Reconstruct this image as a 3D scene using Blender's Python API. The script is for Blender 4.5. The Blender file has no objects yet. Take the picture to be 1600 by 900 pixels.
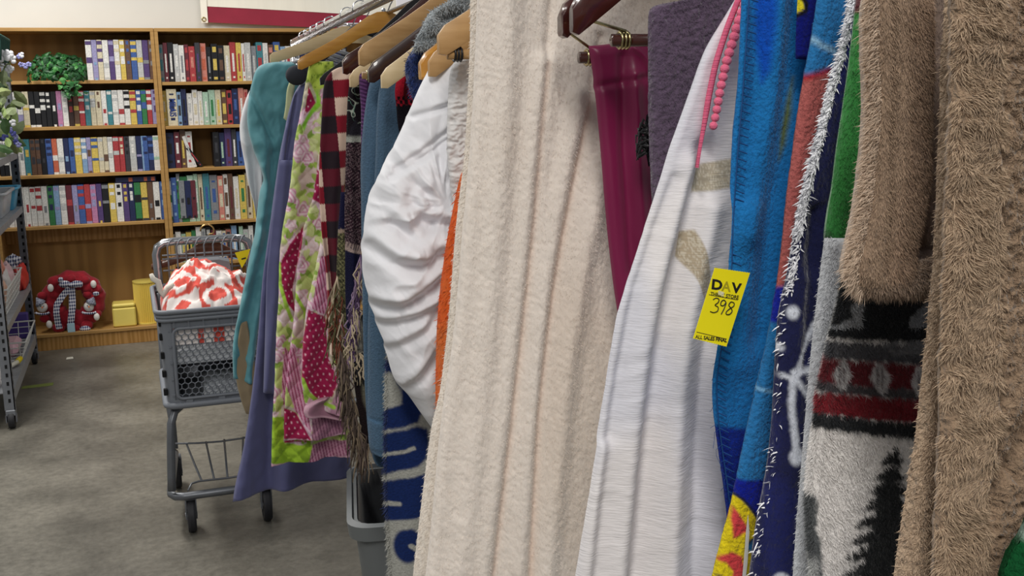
import bpy, math, random
import numpy as np
from mathutils import Vector, Matrix
random.seed(7); np.random.seed(7)
sc = bpy.context.scene
col = sc.collection

# ---------------------------------------------------------------- camera
F = 1652.0; SL = -0.02; H0 = 154.0; HC = 1.38
def hz(x): return H0 + SL * (x - 800)
_n = math.hypot(1, SL); TH = math.atan((450 - H0) / _n / F)
UP = np.array([SL * math.cos(TH) / _n, math.cos(TH) / _n, -math.sin(TH)])
YD = np.array([194 - 800, 450 - hz(194), F]); YD /= np.linalg.norm(YD)
YD -= UP * (YD @ UP); YD /= np.linalg.norm(YD)
XD = np.cross(UP, YD)
MW = np.array([XD, YD, UP]); CAM = np.array([0, 0, HC])
cd = bpy.data.cameras.new('camera'); cam = bpy.data.objects.new('camera', cd); col.objects.link(cam)
cd.sensor_width = 36; cd.lens = 36 * F / 1600; cd.clip_start = 0.05
r_, u_, f_ = MW[:, 0], MW[:, 1], MW[:, 2]
cam.matrix_world = Matrix(((r_[0], u_[0], -f_[0], 0), (r_[1], u_[1], -f_[1], 0), (r_[2], u_[2], -f_[2], HC), (0, 0, 0, 1)))
sc.camera = cam
cd.dof.use_dof = False

# ---------------------------------------------------------------- world, lamps, exposure
w = bpy.data.worlds.new('world'); sc.world = w; w.use_nodes = True
bg = w.node_tree.nodes['Background']; bg.inputs[0].default_value = (0.93, 0.96, 1.0, 1); bg.inputs[1].default_value = 0.22
def area(loc, sx, sy, power, colr=(1, 0.97, 0.92), rot=(0, 0, 0)):
    d = bpy.data.lights.new('ceiling_lamp', 'AREA'); d.shape = 'RECTANGLE'; d.size = sx; d.size_y = sy; d.energy = power; d.color = colr
    o = bpy.data.objects.new('ceiling_lamp', d); col.objects.link(o); o.location = loc; o.rotation_euler = rot
for lx, ly, pw in ((-0.6, -1.4, 92), (-1.1, 2.6, 16), (-0.8, 4.9, 98), (1.3, 5.2, 20), (-4, 2, 36)):
    area((lx, ly, 3.3), 0.35, 2.2, pw)
vs = sc.view_settings; vs.view_transform = 'Standard'; vs.look = 'None'; vs.gamma = 1; vs.use_curve_mapping = False; vs.exposure = 0.18

# ---------------------------------------------------------------- helpers
RD = MW @ np.array([262 - 800, 450 - hz(262), F]); RD[2] = 0; RD /= np.linalg.norm(RD)
LD = np.array([RD[1], -RD[0], 0.0]); ZD = np.array([0, 0, 1.0])
def ray(px, py): return MW @ np.array([px - 800, 450 - py, F])
def P(s, a, z): return RD * s + LD * a + ZD * z          # rack frame: along the rail, across it, height
def az(px, py, s): p = CAM + ray(px, py) * (s / (ray(px, py) @ RD)); return np.array([p @ LD, p[2]])
def ony(px, py, y): d = ray(px, py); return CAM + d * (y / d[1])
def onz(px, py, z): d = ray(px, py); return CAM + d * ((z - HC) / d[2])
def lin(h):
    h = h.lstrip('#'); v = [int(h[i:i + 2], 16) / 255 for i in (0, 2, 4)]
    return tuple(c / 12.92 if c <= .04045 else ((c + .055) / 1.055) ** 2.4 for c in v)

MATS = {}
def mat(name, color=None, rough=.6, metal=0, noise=0, nscale=30, stretch=(1, 1, 1), bump=0, bscale=200, bstretch=(1, 1, 1), attr=False, sheen=0,
        trans=0, color2=None, spec=.4, coat=0, alpha=1, bdist=.002, wave=False, voro=False, emit=0, mute=0):
    if name in MATS: return MATS[name]
    m = bpy.data.materials.new(name); m.use_nodes = True; nt = m.node_tree; N = nt.nodes; L = nt.links
    b = N['Principled BSDF']; b.inputs['Roughness'].default_value = rough; b.inputs['Metallic'].default_value = metal
    b.inputs['Specular IOR Level'].default_value = spec
    b.inputs['Sheen Weight'].default_value = sheen; b.inputs['Sheen Roughness'].default_value = .5
    b.inputs['Coat Weight'].default_value = coat
    b.inputs['Transmission Weight'].default_value = trans; b.inputs['Alpha'].default_value = alpha
    tc = N.new('ShaderNodeTexCoord')
    def mapped(st):
        mp = N.new('ShaderNodeMapping'); mp.inputs['Scale'].default_value = st; L.new(tc.outputs['Object'], mp.inputs[0]); return mp
    if attr:
        a = N.new('ShaderNodeAttribute'); a.attribute_name = 'Col'; src = a.outputs['Color']
    else:
        rg = N.new('ShaderNodeRGB'); lc = lin(color); gl = sum(lc) / 3; rg.outputs[0].default_value = (*[(c * (1 - mute) + gl * mute) * (1 - mute * .35) for c in lc], 1); src = rg.outputs[0]
    if noise or color2:
        nz = N.new('ShaderNodeTexNoise'); nz.inputs['Scale'].default_value = nscale; nz.inputs['Detail'].default_value = 5
        L.new(mapped(stretch).outputs[0], nz.inputs['Vector'])
        fac = nz.outputs['Fac']
        if wave:
            wv = N.new('ShaderNodeTexWave'); wv.inputs['Scale'].default_value = nscale * .35; wv.inputs['Distortion'].default_value = 9; wv.inputs['Detail'].default_value = 3; wv.inputs['Detail Scale'].default_value = 1.2
            L.new(mapped(stretch).outputs[0], wv.inputs['Vector'])
            mm = N.new('ShaderNodeMath'); mm.operation = 'MULTIPLY_ADD'; L.new(wv.outputs['Fac'], mm.inputs[0]); mm.inputs[1].default_value = .5; 
            ml = N.new('ShaderNodeMath'); ml.operation = 'MULTIPLY'; L.new(fac, ml.inputs[0]); ml.inputs[1].default_value = .5; L.new(ml.outputs[0], mm.inputs[2]); fac = mm.outputs[0]
        rp = N.new('ShaderNodeMapRange'); rp.inputs['From Min'].default_value = .3; rp.inputs['From Max'].default_value = .7
        L.new(fac, rp.inputs['Value'])
        mx = N.new('ShaderNodeMix'); mx.data_type = 'RGBA'; L.new(rp.outputs[0], mx.inputs[0])
        if color2:
            L.new(src, mx.inputs[6]); mx.inputs[7].default_value = (*lin(color2), 1)
        else:
            mx.blend_type = 'MULTIPLY'
            mr2 = N.new('ShaderNodeMapRange'); L.new(fac, mr2.inputs['Value']); mr2.inputs['From Min'].default_value = .3; mr2.inputs['From Max'].default_value = .7
            mr2.inputs['To Min'].default_value = 1 - noise; mr2.inputs['To Max'].default_value = 1 + noise * .25
            cb = N.new('ShaderNodeCombineColor')
            for i in range(3): L.new(mr2.outputs[0], cb.inputs[i])
            L.new(src, mx.inputs[6]); L.new(cb.outputs[0], mx.inputs[7]); mx.inputs[0].default_value = 1; nt.links.remove(mx.inputs[0].links[0])
        src = mx.outputs[2]
    L.new(src, b.inputs['Base Color'])
    if emit:
        L.new(src, b.inputs['Emission Color']); b.inputs['Emission Strength'].default_value = emit
    if bump:
        if voro:
            t = N.new('ShaderNodeTexVoronoi'); t.inputs['Scale'].default_value = bscale; o = t.outputs['Distance']
        else:
            t = N.new('ShaderNodeTexNoise'); t.inputs['Scale'].default_value = bscale; t.inputs['Detail'].default_value = 3; o = t.outputs['Fac']
        L.new(mapped(bstretch).outputs[0], t.inputs['Vector'])
        bp = N.new('ShaderNodeBump'); bp.inputs['Strength'].default_value = bump; bp.inputs['Distance'].default_value = bdist
        L.new(o, bp.inputs['Height']); L.new(bp.outputs[0], b.inputs['Normal'])
    MATS[name] = m; return m

class MB:
    def __init__(s): s.v = []; s.f = []; s.m = []; s.mi = 0
    def add(s, v, f):
        o = len(s.v); s.v += [tuple(map(float, p)) for p in v]; s.f += [tuple(i + o for i in q) for q in f]; s.m += [s.mi] * len(f); return s
    def box(s, lo, hi, b=0.0, M=None):
        lo, hi = np.minimum(lo, hi).astype(float), np.maximum(lo, hi).astype(float)
        b = min(b, .45 * float(min(hi - lo)))
        if b <= 0:
            v = [(x, y, z) for x in (lo[0], hi[0]) for y in (lo[1], hi[1]) for z in (lo[2], hi[2])]
            f = [(0, 1, 3, 2), (4, 6, 7, 5), (0, 4, 5, 1), (2, 3, 7, 6), (0, 2, 6, 4), (1, 5, 7, 3)]
        else:
            v = []; idx = {}
            for ax in range(3):
                for sg in range(8):
                    c = [(hi if sg >> k & 1 else lo)[k] for k in range(3)]
                    for k in range(3):
                        if k != ax: c[k] += -b if sg >> k & 1 else b
                    idx[ax, sg] = len(v); v.append(tuple(c))
            f = []
            for ax in range(3):
                k1, k2 = (ax + 1) % 3, (ax + 2) % 3
                for sd in (0, 1):
                    q = [idx[ax, (sd << ax) | (i << k1) | (j << k2)] for i, j in ((0, 0), (1, 0), (1, 1), (0, 1))]
                    f.append(tuple(q if sd else q[::-1]))
                for i in (0, 1):
                    for j in (0, 1):
                        s0 = (i << k1) | (j << k2); s1 = s0 | (1 << ax)
                        q = (idx[k1, s0], idx[k1, s1], idx[k2, s1], idx[k2, s0])
                        f.append(q if (i ^ j) else q[::-1])
            for sg in range(8):
                q = (idx[0, sg], idx[1, sg], idx[2, sg]); f.append(q if bin(sg).count('1') % 2 else q[::-1])
        if M is not None: v = [tuple(M @ Vector(p)) for p in v]
        return s.add(v, f)
    def tube(s, pts, r, n=8, closed=False, cap=True, sx=1.0):
        pts = [np.array(p, float) for p in pts]; m = len(pts); v = []; f = []
        rr = r if hasattr(r, '__len__') else [r] * m
        up = None
        for i, p in enumerate(pts):
            t = (pts[(i + 1) % m] - pts[i - 1]) if closed else (pts[min(i + 1, m - 1)] - pts[max(i - 1, 0)])
            t = t / (np.linalg.norm(t) + 1e-12)
            if up is None:
                up = np.array([0, 0, 1.0]) if abs(t[2]) < .9 else np.array([1.0, 0, 0])
            a = np.cross(t, up); a /= np.linalg.norm(a) + 1e-12; b_ = np.cross(a, t); up = b_
            for k in range(n):
                an = 2 * math.pi * k / n; v.append(p + (a * math.cos(an) * sx + b_ * math.sin(an)) * rr[i])
        for i in range(m if closed else m - 1):
            for k in range(n):
                j = (i + 1) % m; f.append((i * n + k, j * n + k, j * n + (k + 1) % n, i * n + (k + 1) % n))
        if cap and not closed: f += [tuple(range(n)), tuple((m - 1) * n + k for k in range(n - 1, -1, -1))]
        return s.add(v, f)
    def lathe(s, prof, c=(0, 0, 0), n=16, M=None):
        v = []; f = []
        for r, z in prof:
            for k in range(n):
                a = 2 * math.pi * k / n; p = Vector((r * math.cos(a), r * math.sin(a), z))
                if M is not None: p = M @ p
                v.append((p[0] + c[0], p[1] + c[1], p[2] + c[2]))
        for i in range(len(prof) - 1):
            for k in range(n): f.append((i * n + k, i * n + (k + 1) % n, (i + 1) * n + (k + 1) % n, (i + 1) * n + k))
        f += [tuple(range(n - 1, -1, -1)), tuple((len(prof) - 1) * n + k for k in range(n))]
        return s.add(v, f)
    def prism(s, pts, d):                       # polygon in 3-D pushed along vector d
        n = len(pts); d = np.array(d, float); v = [np.array(p, float) for p in pts]; v += [p + d for p in v]
        return s.add(v, [tuple(range(n)), tuple(range(2 * n - 1, n - 1, -1))] + [(i, (i + 1) % n, n + (i + 1) % n, n + i) for i in range(n)])
    def ball(s, c, r, n=10, m=6, sc_=(1, 1, 1)):
        pr = [(max(1e-4, r * math.sin(math.pi * i / m)), -r * math.cos(math.pi * i / m)) for i in range(m + 1)]
        return s.lathe(pr, c, n, Matrix.Diagonal((*sc_, 1)).to_3x3())
    def build(s, name, mats, parent=None, smooth=False, label=None):
        me = bpy.data.meshes.new(name); me.from_pydata(s.v, [], s.f)
        for m in (mats if isinstance(mats, (list, tuple)) else [mats]): me.materials.append(m)
        me.polygons.foreach_set('material_index', s.m)
        if smooth is True: me.polygons.foreach_set('use_smooth', [True] * len(s.f))
        elif smooth: me.polygons.foreach_set('use_smooth', [True] * len(s.f)); me.set_sharp_from_angle(angle=smooth)
        me.update()
        return link(name, me, parent, label)
def link(name, data, parent=None, label=None):
    o = bpy.data.objects.new(name, data); col.objects.link(o)
    if parent is not None:
        o.parent = parent; o.matrix_parent_inverse = parent.matrix_world.inverted() if False else Matrix.Translation(-Vector(parent.location)) if parent.type == 'EMPTY' else Matrix()
    if label: o['label'] = label
    return o
def tag(o, label=None, cat=None, group=None, kind=None):
    for k, v in (('label', label), ('category', cat), ('group', group), ('kind', kind)):
        if v: o[k] = v
    return o
def empty(name, loc, label, cat, group=None):
    o = bpy.data.objects.new(name, None); col.objects.link(o); o.location = loc; o.empty_display_size = .05
    return tag(o, label, cat, group)

def h_(x, y, s):
    x = x.astype(np.int64); y = y.astype(np.int64)
    h = (x * 374761393 + y * 668265263 + s * 974634777) & 0xffffffff
    h = ((h ^ (h >> 13)) * 1274126177) & 0xffffffff
    return ((h ^ (h >> 16)) & 0xffff) / 65535.0
def vn(x, y, s=0):
    x = np.asarray(x, float); y = np.asarray(y, float)
    xi = np.floor(x); yi = np.floor(y); fx = x - xi; fy = y - yi; fx = fx * fx * (3 - 2 * fx); fy = fy * fy * (3 - 2 * fy)
    return (h_(xi, yi, s) * (1 - fx) + h_(xi + 1, yi, s) * fx) * (1 - fy) + (h_(xi, yi + 1, s) * (1 - fx) + h_(xi + 1, yi + 1, s) * fx) * fy
def fbm(x, y, s=0, o=3):
    r = 0; a = .5; t = 0
    for k in range(o): r = r + a * vn(x * 2 ** k, y * 2 ** k, s + k * 17); t += a; a *= .5
    return r / t
def smooth01(x): x = np.clip(x, 0, 1); return x * x * (3 - 2 * x)
def catmull(pts, n):
    p = np.array(pts, float)
    if len(p) == 2: t = np.linspace(0, 1, n)[:, None]; return p[0] * (1 - t) + p[1] * t
    d = np.r_[0, np.cumsum(np.linalg.norm(np.diff(p, axis=0), axis=1))]
    q = np.vstack([2 * p[0] - p[1], p, 2 * p[-1] - p[-2]]); out = []
    for i in range(len(p) - 1):
        t = np.linspace(0, 1, 14, endpoint=False)[:, None]; a, b, c, e = q[i:i + 4]
        out.append(.5 * ((2 * b) + (c - a) * t + (2 * a - 5 * b + 4 * c - e) * t ** 2 + (3 * b - a - 3 * c + e) * t ** 3))
    o = np.vstack(out + [p[-1:]]); l = np.r_[0, np.cumsum(np.linalg.norm(np.diff(o, axis=0), axis=1))]
    s = np.linspace(0, l[-1], n); return np.stack([np.interp(s, l, o[:, k]) for k in range(o.shape[1])], 1)
def seg_d(X, Z, p):                                     # distance to a polyline
    d = np.full(X.shape, 1e9)
    for (a, b), (c, e) in zip(p[:-1], p[1:]):
        vx, vz = c - a, e - b; t = np.clip(((X - a) * vx + (Z - b) * vz) / (vx * vx + vz * vz + 1e-12), 0, 1)
        d = np.minimum(d, np.hypot(X - a - t * vx, Z - b - t * vz))
    return d
def inside(X, Z, p):
    c = np.zeros(X.shape, bool); n = len(p)
    for i in range(n):
        (a, b), (d, e) = p[i], p[(i + 1) % n]
        c ^= ((b > Z) != (e > Z)) & (X < (d - a) * (Z - b) / (e - b + 1e-15) + a)
    return c

class Cloth:
    """a hanging sheet with thickness; outline points are laid on the plane at distance s along the rail"""
    def __init__(c, s, left, right=None, W=.35, dzt=.03, dzb=0., th=.016, nu=60, nv=120, seed=1):
        c.s = s; nu -= nu % 4; nv -= nv % 4; c.nu, c.nv, c.th, c.seed = nu, nv, th, seed
        Lc = catmull([az(x, y, s) for x, y in left], nv + 1)
        if right is None:
            aR = Lc[:, 0].max() + W; Rc = np.stack([np.full(nv + 1, aR), Lc[:, 1] + np.linspace(dzt, dzb, nv + 1)], 1)
        else: Rc = catmull([az(x, y, s) for x, y in right], nv + 1)
        u = np.linspace(0, 1, nu + 1)[None, :, None]; q = Lc[:, None] * (1 - u) + Rc[:, None] * u
        c.A, c.Z = q[..., 0], q[..., 1]; c.U = np.repeat(u[:, :, 0], nv + 1, 0); c.V = np.repeat(np.linspace(0, 1, nv + 1)[:, None], nu + 1, 1)
        c.D = np.zeros_like(c.A); c.Wd = np.maximum(np.linalg.norm(Rc - Lc, axis=1), 1e-3)[:, None]
        c.Dist = c.U * c.Wd; c.C = np.ones((nv + 1, nu + 1, 3)); c.A0, c.Z0 = c.A.copy(), c.Z.copy()
        c.len = np.linalg.norm(np.diff(Lc, axis=0), axis=1).sum()
    def base(c, h): c.C[:] = lin(h); return c
    def px(c, pts): return [tuple(az(x, y, c.s)) for x, y in pts]
    def mix(c, m, h): c.C += (np.array(lin(h)) - c.C) * np.clip(m, 0, 1)[..., None]; return c
    def poly(c, pts, h, soft=.002, jag=0, js=200, mask=1):
        p = c.px(pts); d = seg_d(c.A, c.Z, p + p[:1]); d = np.where(inside(c.A, c.Z, p), d, -d)
        if jag: d = d + (fbm(c.A * js, c.Z * js, c.seed + 5) - .5) * 2 * jag
        return c.mix(smooth01(d / soft * .5 + .5) * mask, h)
    def line(c, pts, wd, h, soft=.0015, jag=0, js=300):
        d = wd / 2 - seg_d(c.A, c.Z, c.px(pts))
        if jag: d = d + (fbm(c.A * js, c.Z * js, c.seed + 9) - .5) * 2 * jag
        return c.mix(smooth01(d / soft * .5 + .5), h)
    def disc(c, p, r, h, soft=.002, ry=None):
        (a, z), = c.px([p]); d = r - np.hypot(c.A - a, (c.Z - z) * (r / ry if ry else 1)); return c.mix(smooth01(d / soft * .5 + .5), h)
    def noise(c, h, sa, sz, lo=.5, hi=.6, seed=3, mask=1, o=3): n = fbm(c.A * sa, c.Z * sz, c.seed + seed, o); return c.mix(smooth01((n - lo) / (hi - lo)) * mask, h)
    def pleats(c, n, at_, ab, ph=0, warp=.6):
        x = c.U * n + (vn(c.V * 2.3, c.V * 0 + c.seed, 3) - .5) * warp + (vn(c.U * n * .7, c.V * 1.5, c.seed + 1) - .5) * warp
        c.D += np.sin(2 * math.pi * x + ph) * (at_ + (ab - at_) * c.V); return c
    def wrinkle(c, amp, sa, sz, rot=0, ridge=False, o=3, mask=1, seed=0):
        x = c.A * math.cos(rot) + c.Z * math.sin(rot); z = -c.A * math.sin(rot) + c.Z * math.cos(rot)
        wx = (fbm(c.A * sa * .4, c.Z * sz * .4, c.seed + seed + 40) - .5) * 1.2
        n = fbm(x * sa + wx, z * sz + wx, c.seed + seed, o)
        c.D += (((1 - np.abs(2 * n - 1) * 1.8) - .4) if ridge else (n - .5) * 2) * amp * mask; return c
    def crease(c, pts, wd, dep, side=0):
        p = c.px(pts); d = seg_d(c.A, c.Z, p)
        g = np.exp(-(d / wd) ** 2)
        if side:                                     # an overlapping edge: one side steps forward
            zs = np.array([q[1] for q in p])[::-1]; as_ = np.array([q[0] for q in p])[::-1]
            sg = (c.A - np.interp(c.Z, zs, as_)) * side
            g = np.where(sg > 0, np.exp(-(sg / (wd * 6)) ** 2) * smooth01(sg / (wd * .4)), 0)
        c.D += g * dep; return c
    def quilt(c, sp, amp, rot=0):
        x = c.A * math.cos(rot) + c.Z * math.sin(rot); z = -c.A * math.sin(rot) + c.Z * math.cos(rot)
        c.D += (np.abs(np.sin(x / sp * math.pi)) ** .5 * np.abs(np.sin(z / sp * math.pi)) ** .5 - .5) * amp; return c
    def build(c, name, m, parent=None, top=.0, bot=.3, label=None):
        w_ = c.th / 2; Lr = c.U * c.Wd; Rr = (1 - c.U) * c.Wd
        e = np.sqrt(np.clip(1 - (1 - np.clip(Lr / w_, 0, 1)) ** 2, 0, 1)) * np.sqrt(np.clip(1 - (1 - np.clip(Rr / w_, 0, 1)) ** 2, 0, 1))
        vt = max(top, w_); vl = c.V * c.len; e = e * np.sqrt(np.clip(1 - (1 - np.clip(vl / vt, 0, 1)) ** 2, 0, 1))
        vb = max(w_ * bot, 1e-4); e = e * np.sqrt(np.clip(1 - (1 - np.clip((c.len - vl) / vb, 0, 1)) ** 2, 0, 1))
        def pos(sgn): S = c.s - c.D - sgn * e * w_; return S[..., None] * RD + c.A[..., None] * LD + c.Z[..., None] * ZD
        f = pos(1); k = 4; b = pos(-1)[::k, ::k]; c.front = f
        du = np.gradient(f, axis=1); dv = np.gradient(f, axis=0); n = np.cross(dv, du); n /= np.linalg.norm(n, axis=2, keepdims=True) + 1e-12
        if (n @ RD).mean() > 0: n = -n
        c.N = n
        nv, nu = c.nv + 1, c.nu + 1; mv, mu = b.shape[:2]
        def grid(r, q, off, flip):
            i = np.arange((r - 1) * q).reshape(r - 1, q)[:, :-1].ravel() + off
            g = np.stack([i, i + q, i + q + 1, i + 1], 1); return g[:, ::-1] if flip else g
        V = np.concatenate([f.reshape(-1, 3), b.reshape(-1, 3)]); fa = np.concatenate([grid(nv, nu, 0, False), grid(mv, mu, nv * nu, True)])
        me = bpy.data.meshes.new(name); me.vertices.add(len(V)); me.vertices.foreach_set('co', V.ravel())
        me.loops.add(fa.size); me.loops.foreach_set('vertex_index', fa.ravel()); me.polygons.add(len(fa))
        me.polygons.foreach_set('loop_start', np.arange(len(fa)) * 4); me.polygons.foreach_set('use_smooth', np.ones(len(fa), bool))
        ca = me.attributes.new('Col', 'FLOAT_COLOR', 'POINT')
        cc = np.concatenate([c.C.reshape(-1, 3), c.C[::k, ::k].reshape(-1, 3)]); ca.data.foreach_set('color', np.c_[cc, np.ones(len(cc))].ravel())
        me.materials.append(m); me.update(calc_edges=True); me.validate()
        c.ob = link(name, me, parent, label); return c.ob
    def fur(c, n, ln, wd, m, name='pile', mask=None, droop=.6, spread=.5, edge=False, cvar=.15, tint=None, curl=.3, seed=0, stem=None, dirv=None):
        rs = np.random.RandomState(seed + c.seed)
        if edge: i = rs.randint(0, c.nv, n * 2); j = rs.randint(0, edge, n * 2)
        else: i = rs.randint(0, c.nv, n * 4); j = rs.randint(0, c.nu, n * 4)
        if mask is not None: k = rs.rand(len(i)) < mask[i, j]; i, j = i[k], j[k]
        i, j = i[:n], j[:n]; n = len(i)
        if n == 0: return
        fu = rs.rand(n, 1); p = c.front[i, j] * (1 - fu) + c.front[i + 1, j] * fu; fu = rs.rand(n, 1); p = p + (c.front[i, j + 1] - c.front[i, j]) * fu
        d = c.N[i, j] * .7 + rs.randn(n, 3) * spread - ZD * droop
        if edge: d = d - LD * 1.0
        if dirv is not None: d = d + dirv
        cl = (fbm(c.A[i, j] * 90, c.Z[i, j] * 90, seed + 7, 2) - .5)[:, None] * curl * 6
        d = d + LD * cl
        d /= np.linalg.norm(d, axis=1, keepdims=True)
        l = ln * (.5 + rs.rand(n, 1)); sd = np.cross(d, rs.randn(n, 3)); sd /= np.linalg.norm(sd, axis=1, keepdims=True)
        bend = (rs.randn(n, 3) * .25 - ZD * .35) * l
        q = [p - sd * wd / 2, p + sd * wd / 2, p + d * l * .55 + sd * wd * .45 + bend * .3, p + d * l * .55 - sd * wd * .45 + bend * .3, p + d * l + bend]
        V = np.stack(q, 1).reshape(-1, 3); b = np.arange(n)[:, None] * 5
        idx = np.concatenate([b + np.array([[0, 1, 2]]), b + np.array([[0, 2, 3]]), b + np.array([[3, 2, 4]])], 1).reshape(-1, 3)
        me = bpy.data.meshes.new(name); me.vertices.add(len(V)); me.vertices.foreach_set('co', V.ravel())
        me.loops.add(idx.size); me.loops.foreach_set('vertex_index', idx.ravel()); me.polygons.add(len(idx)); me.polygons.foreach_set('loop_start', np.arange(len(idx)) * 3)
        cc = (c.C[i, j] if tint is None else np.repeat(np.array([lin(tint)]), n, 0)) * (1 + (rs.rand(n, 1) - .5) * 2 * cvar)
        ca = me.attributes.new('Col', 'FLOAT_COLOR', 'POINT'); ca.data.foreach_set('color', np.c_[np.repeat(cc, 5, 0), np.ones(n * 5)].ravel())
        me.materials.append(m); me.update(calc_edges=True)
        o = link(name, me, c.ob); o['kind'] = 'stuff'; return o

# fabrics
FLEECE = mat('fleece', attr=True, rough=.95, sheen=.08, bump=.55, bscale=330, bdist=.004, noise=.18, nscale=260, spec=.1)
PLUSH = mat('plush', attr=True, rough=.8, sheen=.35, bump=.7, bscale=150, bdist=.004, noise=.12, nscale=120, spec=.25, bstretch=(1, 1, .6))
COTTON = mat('cotton', attr=True, rough=.85, sheen=.1, bump=.25, bscale=220, bdist=.001, noise=.06, nscale=500, spec=.2)
GAUZE = mat('gauze', attr=True, rough=.85, sheen=.1, bump=.5, bscale=130, bdist=.0015, noise=.06, nscale=140, spec=.2, stretch=(.6, 1, 5), bstretch=(.5, .5, 5))
MICRO = mat('microfibre', attr=True, rough=.65, sheen=.2, bump=.12, bscale=120, bdist=.002, spec=.3)
SATIN = mat('satin', attr=True, rough=.42, sheen=.1, bump=.1, bscale=60, bdist=.002, spec=.45, bstretch=(1, 1, .15))
WOVEN = mat('woven', attr=True, rough=.95, bump=.9, bscale=420, bdist=.003, noise=.25, nscale=400, spec=.1)
HAIR = mat('pile_strands', attr=True, rough=.7, sheen=.2, spec=.25)
FUZZ = mat('sherpa_fabric', attr=True, rough=.95, sheen=.3, bump=1, bscale=180, bdist=.006, noise=.3, nscale=150, spec=.1)

# solids
WOOD = mat('oak_veneer', '#a87d45', .55, color2='#91682f', nscale=9, stretch=(4, 4, .45), wave=True, bump=.05, bscale=60, bstretch=(4, 4, .3))
WOODB = mat('oak_back', '#ad8347', .6, color2='#9a723b', nscale=3.2, stretch=(3, 1, .35), wave=True)
WOODE = mat('oak_edge', '#b08950', .5, color2='#9a743f', nscale=12, stretch=(.4, 3, 4))
TAN = mat('beech', '#c39c6a', .55, color2='#ab8352', nscale=22, stretch=(.6, 3, 4))
PALE = mat('pale_birch', '#dcc49a', .5, color2='#cdb386', nscale=22, stretch=(.6, 3, 4))
ORNG = mat('honey_wood', '#d19a45', .32, color2='#bb8131', nscale=20, stretch=(.6, 3, 4), coat=.3)
MAHO = mat('mahogany', '#4a1f16', .22, color2='#34130e', nscale=20, stretch=(.6, 3, 4), coat=.5)
DKBR = mat('dark_brown_wood', '#3a211b', .3, color2='#2b1713', nscale=20, stretch=(.6, 3, 4), coat=.3)
WALN = mat('walnut', '#6a3d25', .35, color2='#54301d', nscale=20, stretch=(.6, 3, 4), coat=.2)
BLKV = mat('black_velvet', '#17171a', .8, sheen=.2)
BLKF = mat('black_foam', '#2a2c33', .9, bump=.3, bscale=500)
BLKP = mat('black_plastic', '#1c1c20', .35)
CHROME = mat('chrome', '#c9c9cc', .18, metal=1)
BRASS = mat('brass_wire', '#b9ac80', .25, metal=1)
STEEL = mat('galvanised_steel', '#9b9ea3', .45, metal=.25, noise=.2, nscale=25)
DSTEEL = mat('grey_steel', '#7b7e84', .5, metal=.25, noise=.25, nscale=20)
CARTP = mat('cart_grey_plastic', '#74787f', .5, bump=.15, bscale=500)
CARTM = mat('cart_tube', '#6f7277', .38, metal=.5, noise=.15, nscale=25)
RUB = mat('rubber', '#26262a', .6)
WIREW = mat('white_wire', '#d6d6d2', .4)
VOID = mat('punched_hole', '#141416', .9)
WALL = mat('wall_paint', '#cfcec8', .85, noise=.04, nscale=3, bump=.05, bscale=60)
FLOOR = mat('polished_concrete', '#7a766c', .28, noise=.5, nscale=3.2, bump=.06, bscale=26, spec=.35)
fn = FLOOR.node_tree
def floor_nodes():
    N, L = fn.nodes, fn.links; b = N['Principled BSDF']; tc = [n for n in N if n.type == 'TEX_COORD'][0]
    src = b.inputs['Base Color'].links[0].from_socket
    t = N.new('ShaderNodeTexNoise'); t.inputs['Scale'].default_value = 38; t.inputs['Detail'].default_value = 8; t.inputs['Roughness'].default_value = .75; L.new(tc.outputs['Object'], t.inputs['Vector'])
    r = N.new('ShaderNodeMapRange'); r.inputs['From Min'].default_value = .36; r.inputs['From Max'].default_value = .62; r.inputs['To Min'].default_value = .68; r.inputs['To Max'].default_value = 1.06; L.new(t.outputs['Fac'], r.inputs['Value'])
    m = N.new('ShaderNodeMix'); m.data_type = 'RGBA'; m.blend_type = 'MULTIPLY'; m.inputs[0].default_value = 1; L.new(src, m.inputs[6])
    c = N.new('ShaderNodeCombineColor')
    for i in range(3): L.new(r.outputs[0], c.inputs[i])
    L.new(c.outputs[0], m.inputs[7]); L.new(m.outputs[2], b.inputs['Base Color'])
    q = N.new('ShaderNodeMapRange'); q.inputs['To Min'].default_value = .26; q.inputs['To Max'].default_value = .5; L.new(t.outputs['Fac'], q.inputs['Value']); L.new(q.outputs[0], b.inputs['Roughness'])
floor_nodes()

# ---------------------------------------------------------------- room
WY = 6.84
tag(MB().box((-4, -2.5, -.06), (5, WY, 0)).build('floor', FLOOR), 'speckled grey polished concrete floor', None, None, 'structure')
tag(MB().box((-4, WY, -.06), (5, WY + .1, 3.6)).build('wall_back', WALL), 'off-white painted wall above the bookcases', None, None, 'structure')
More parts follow.
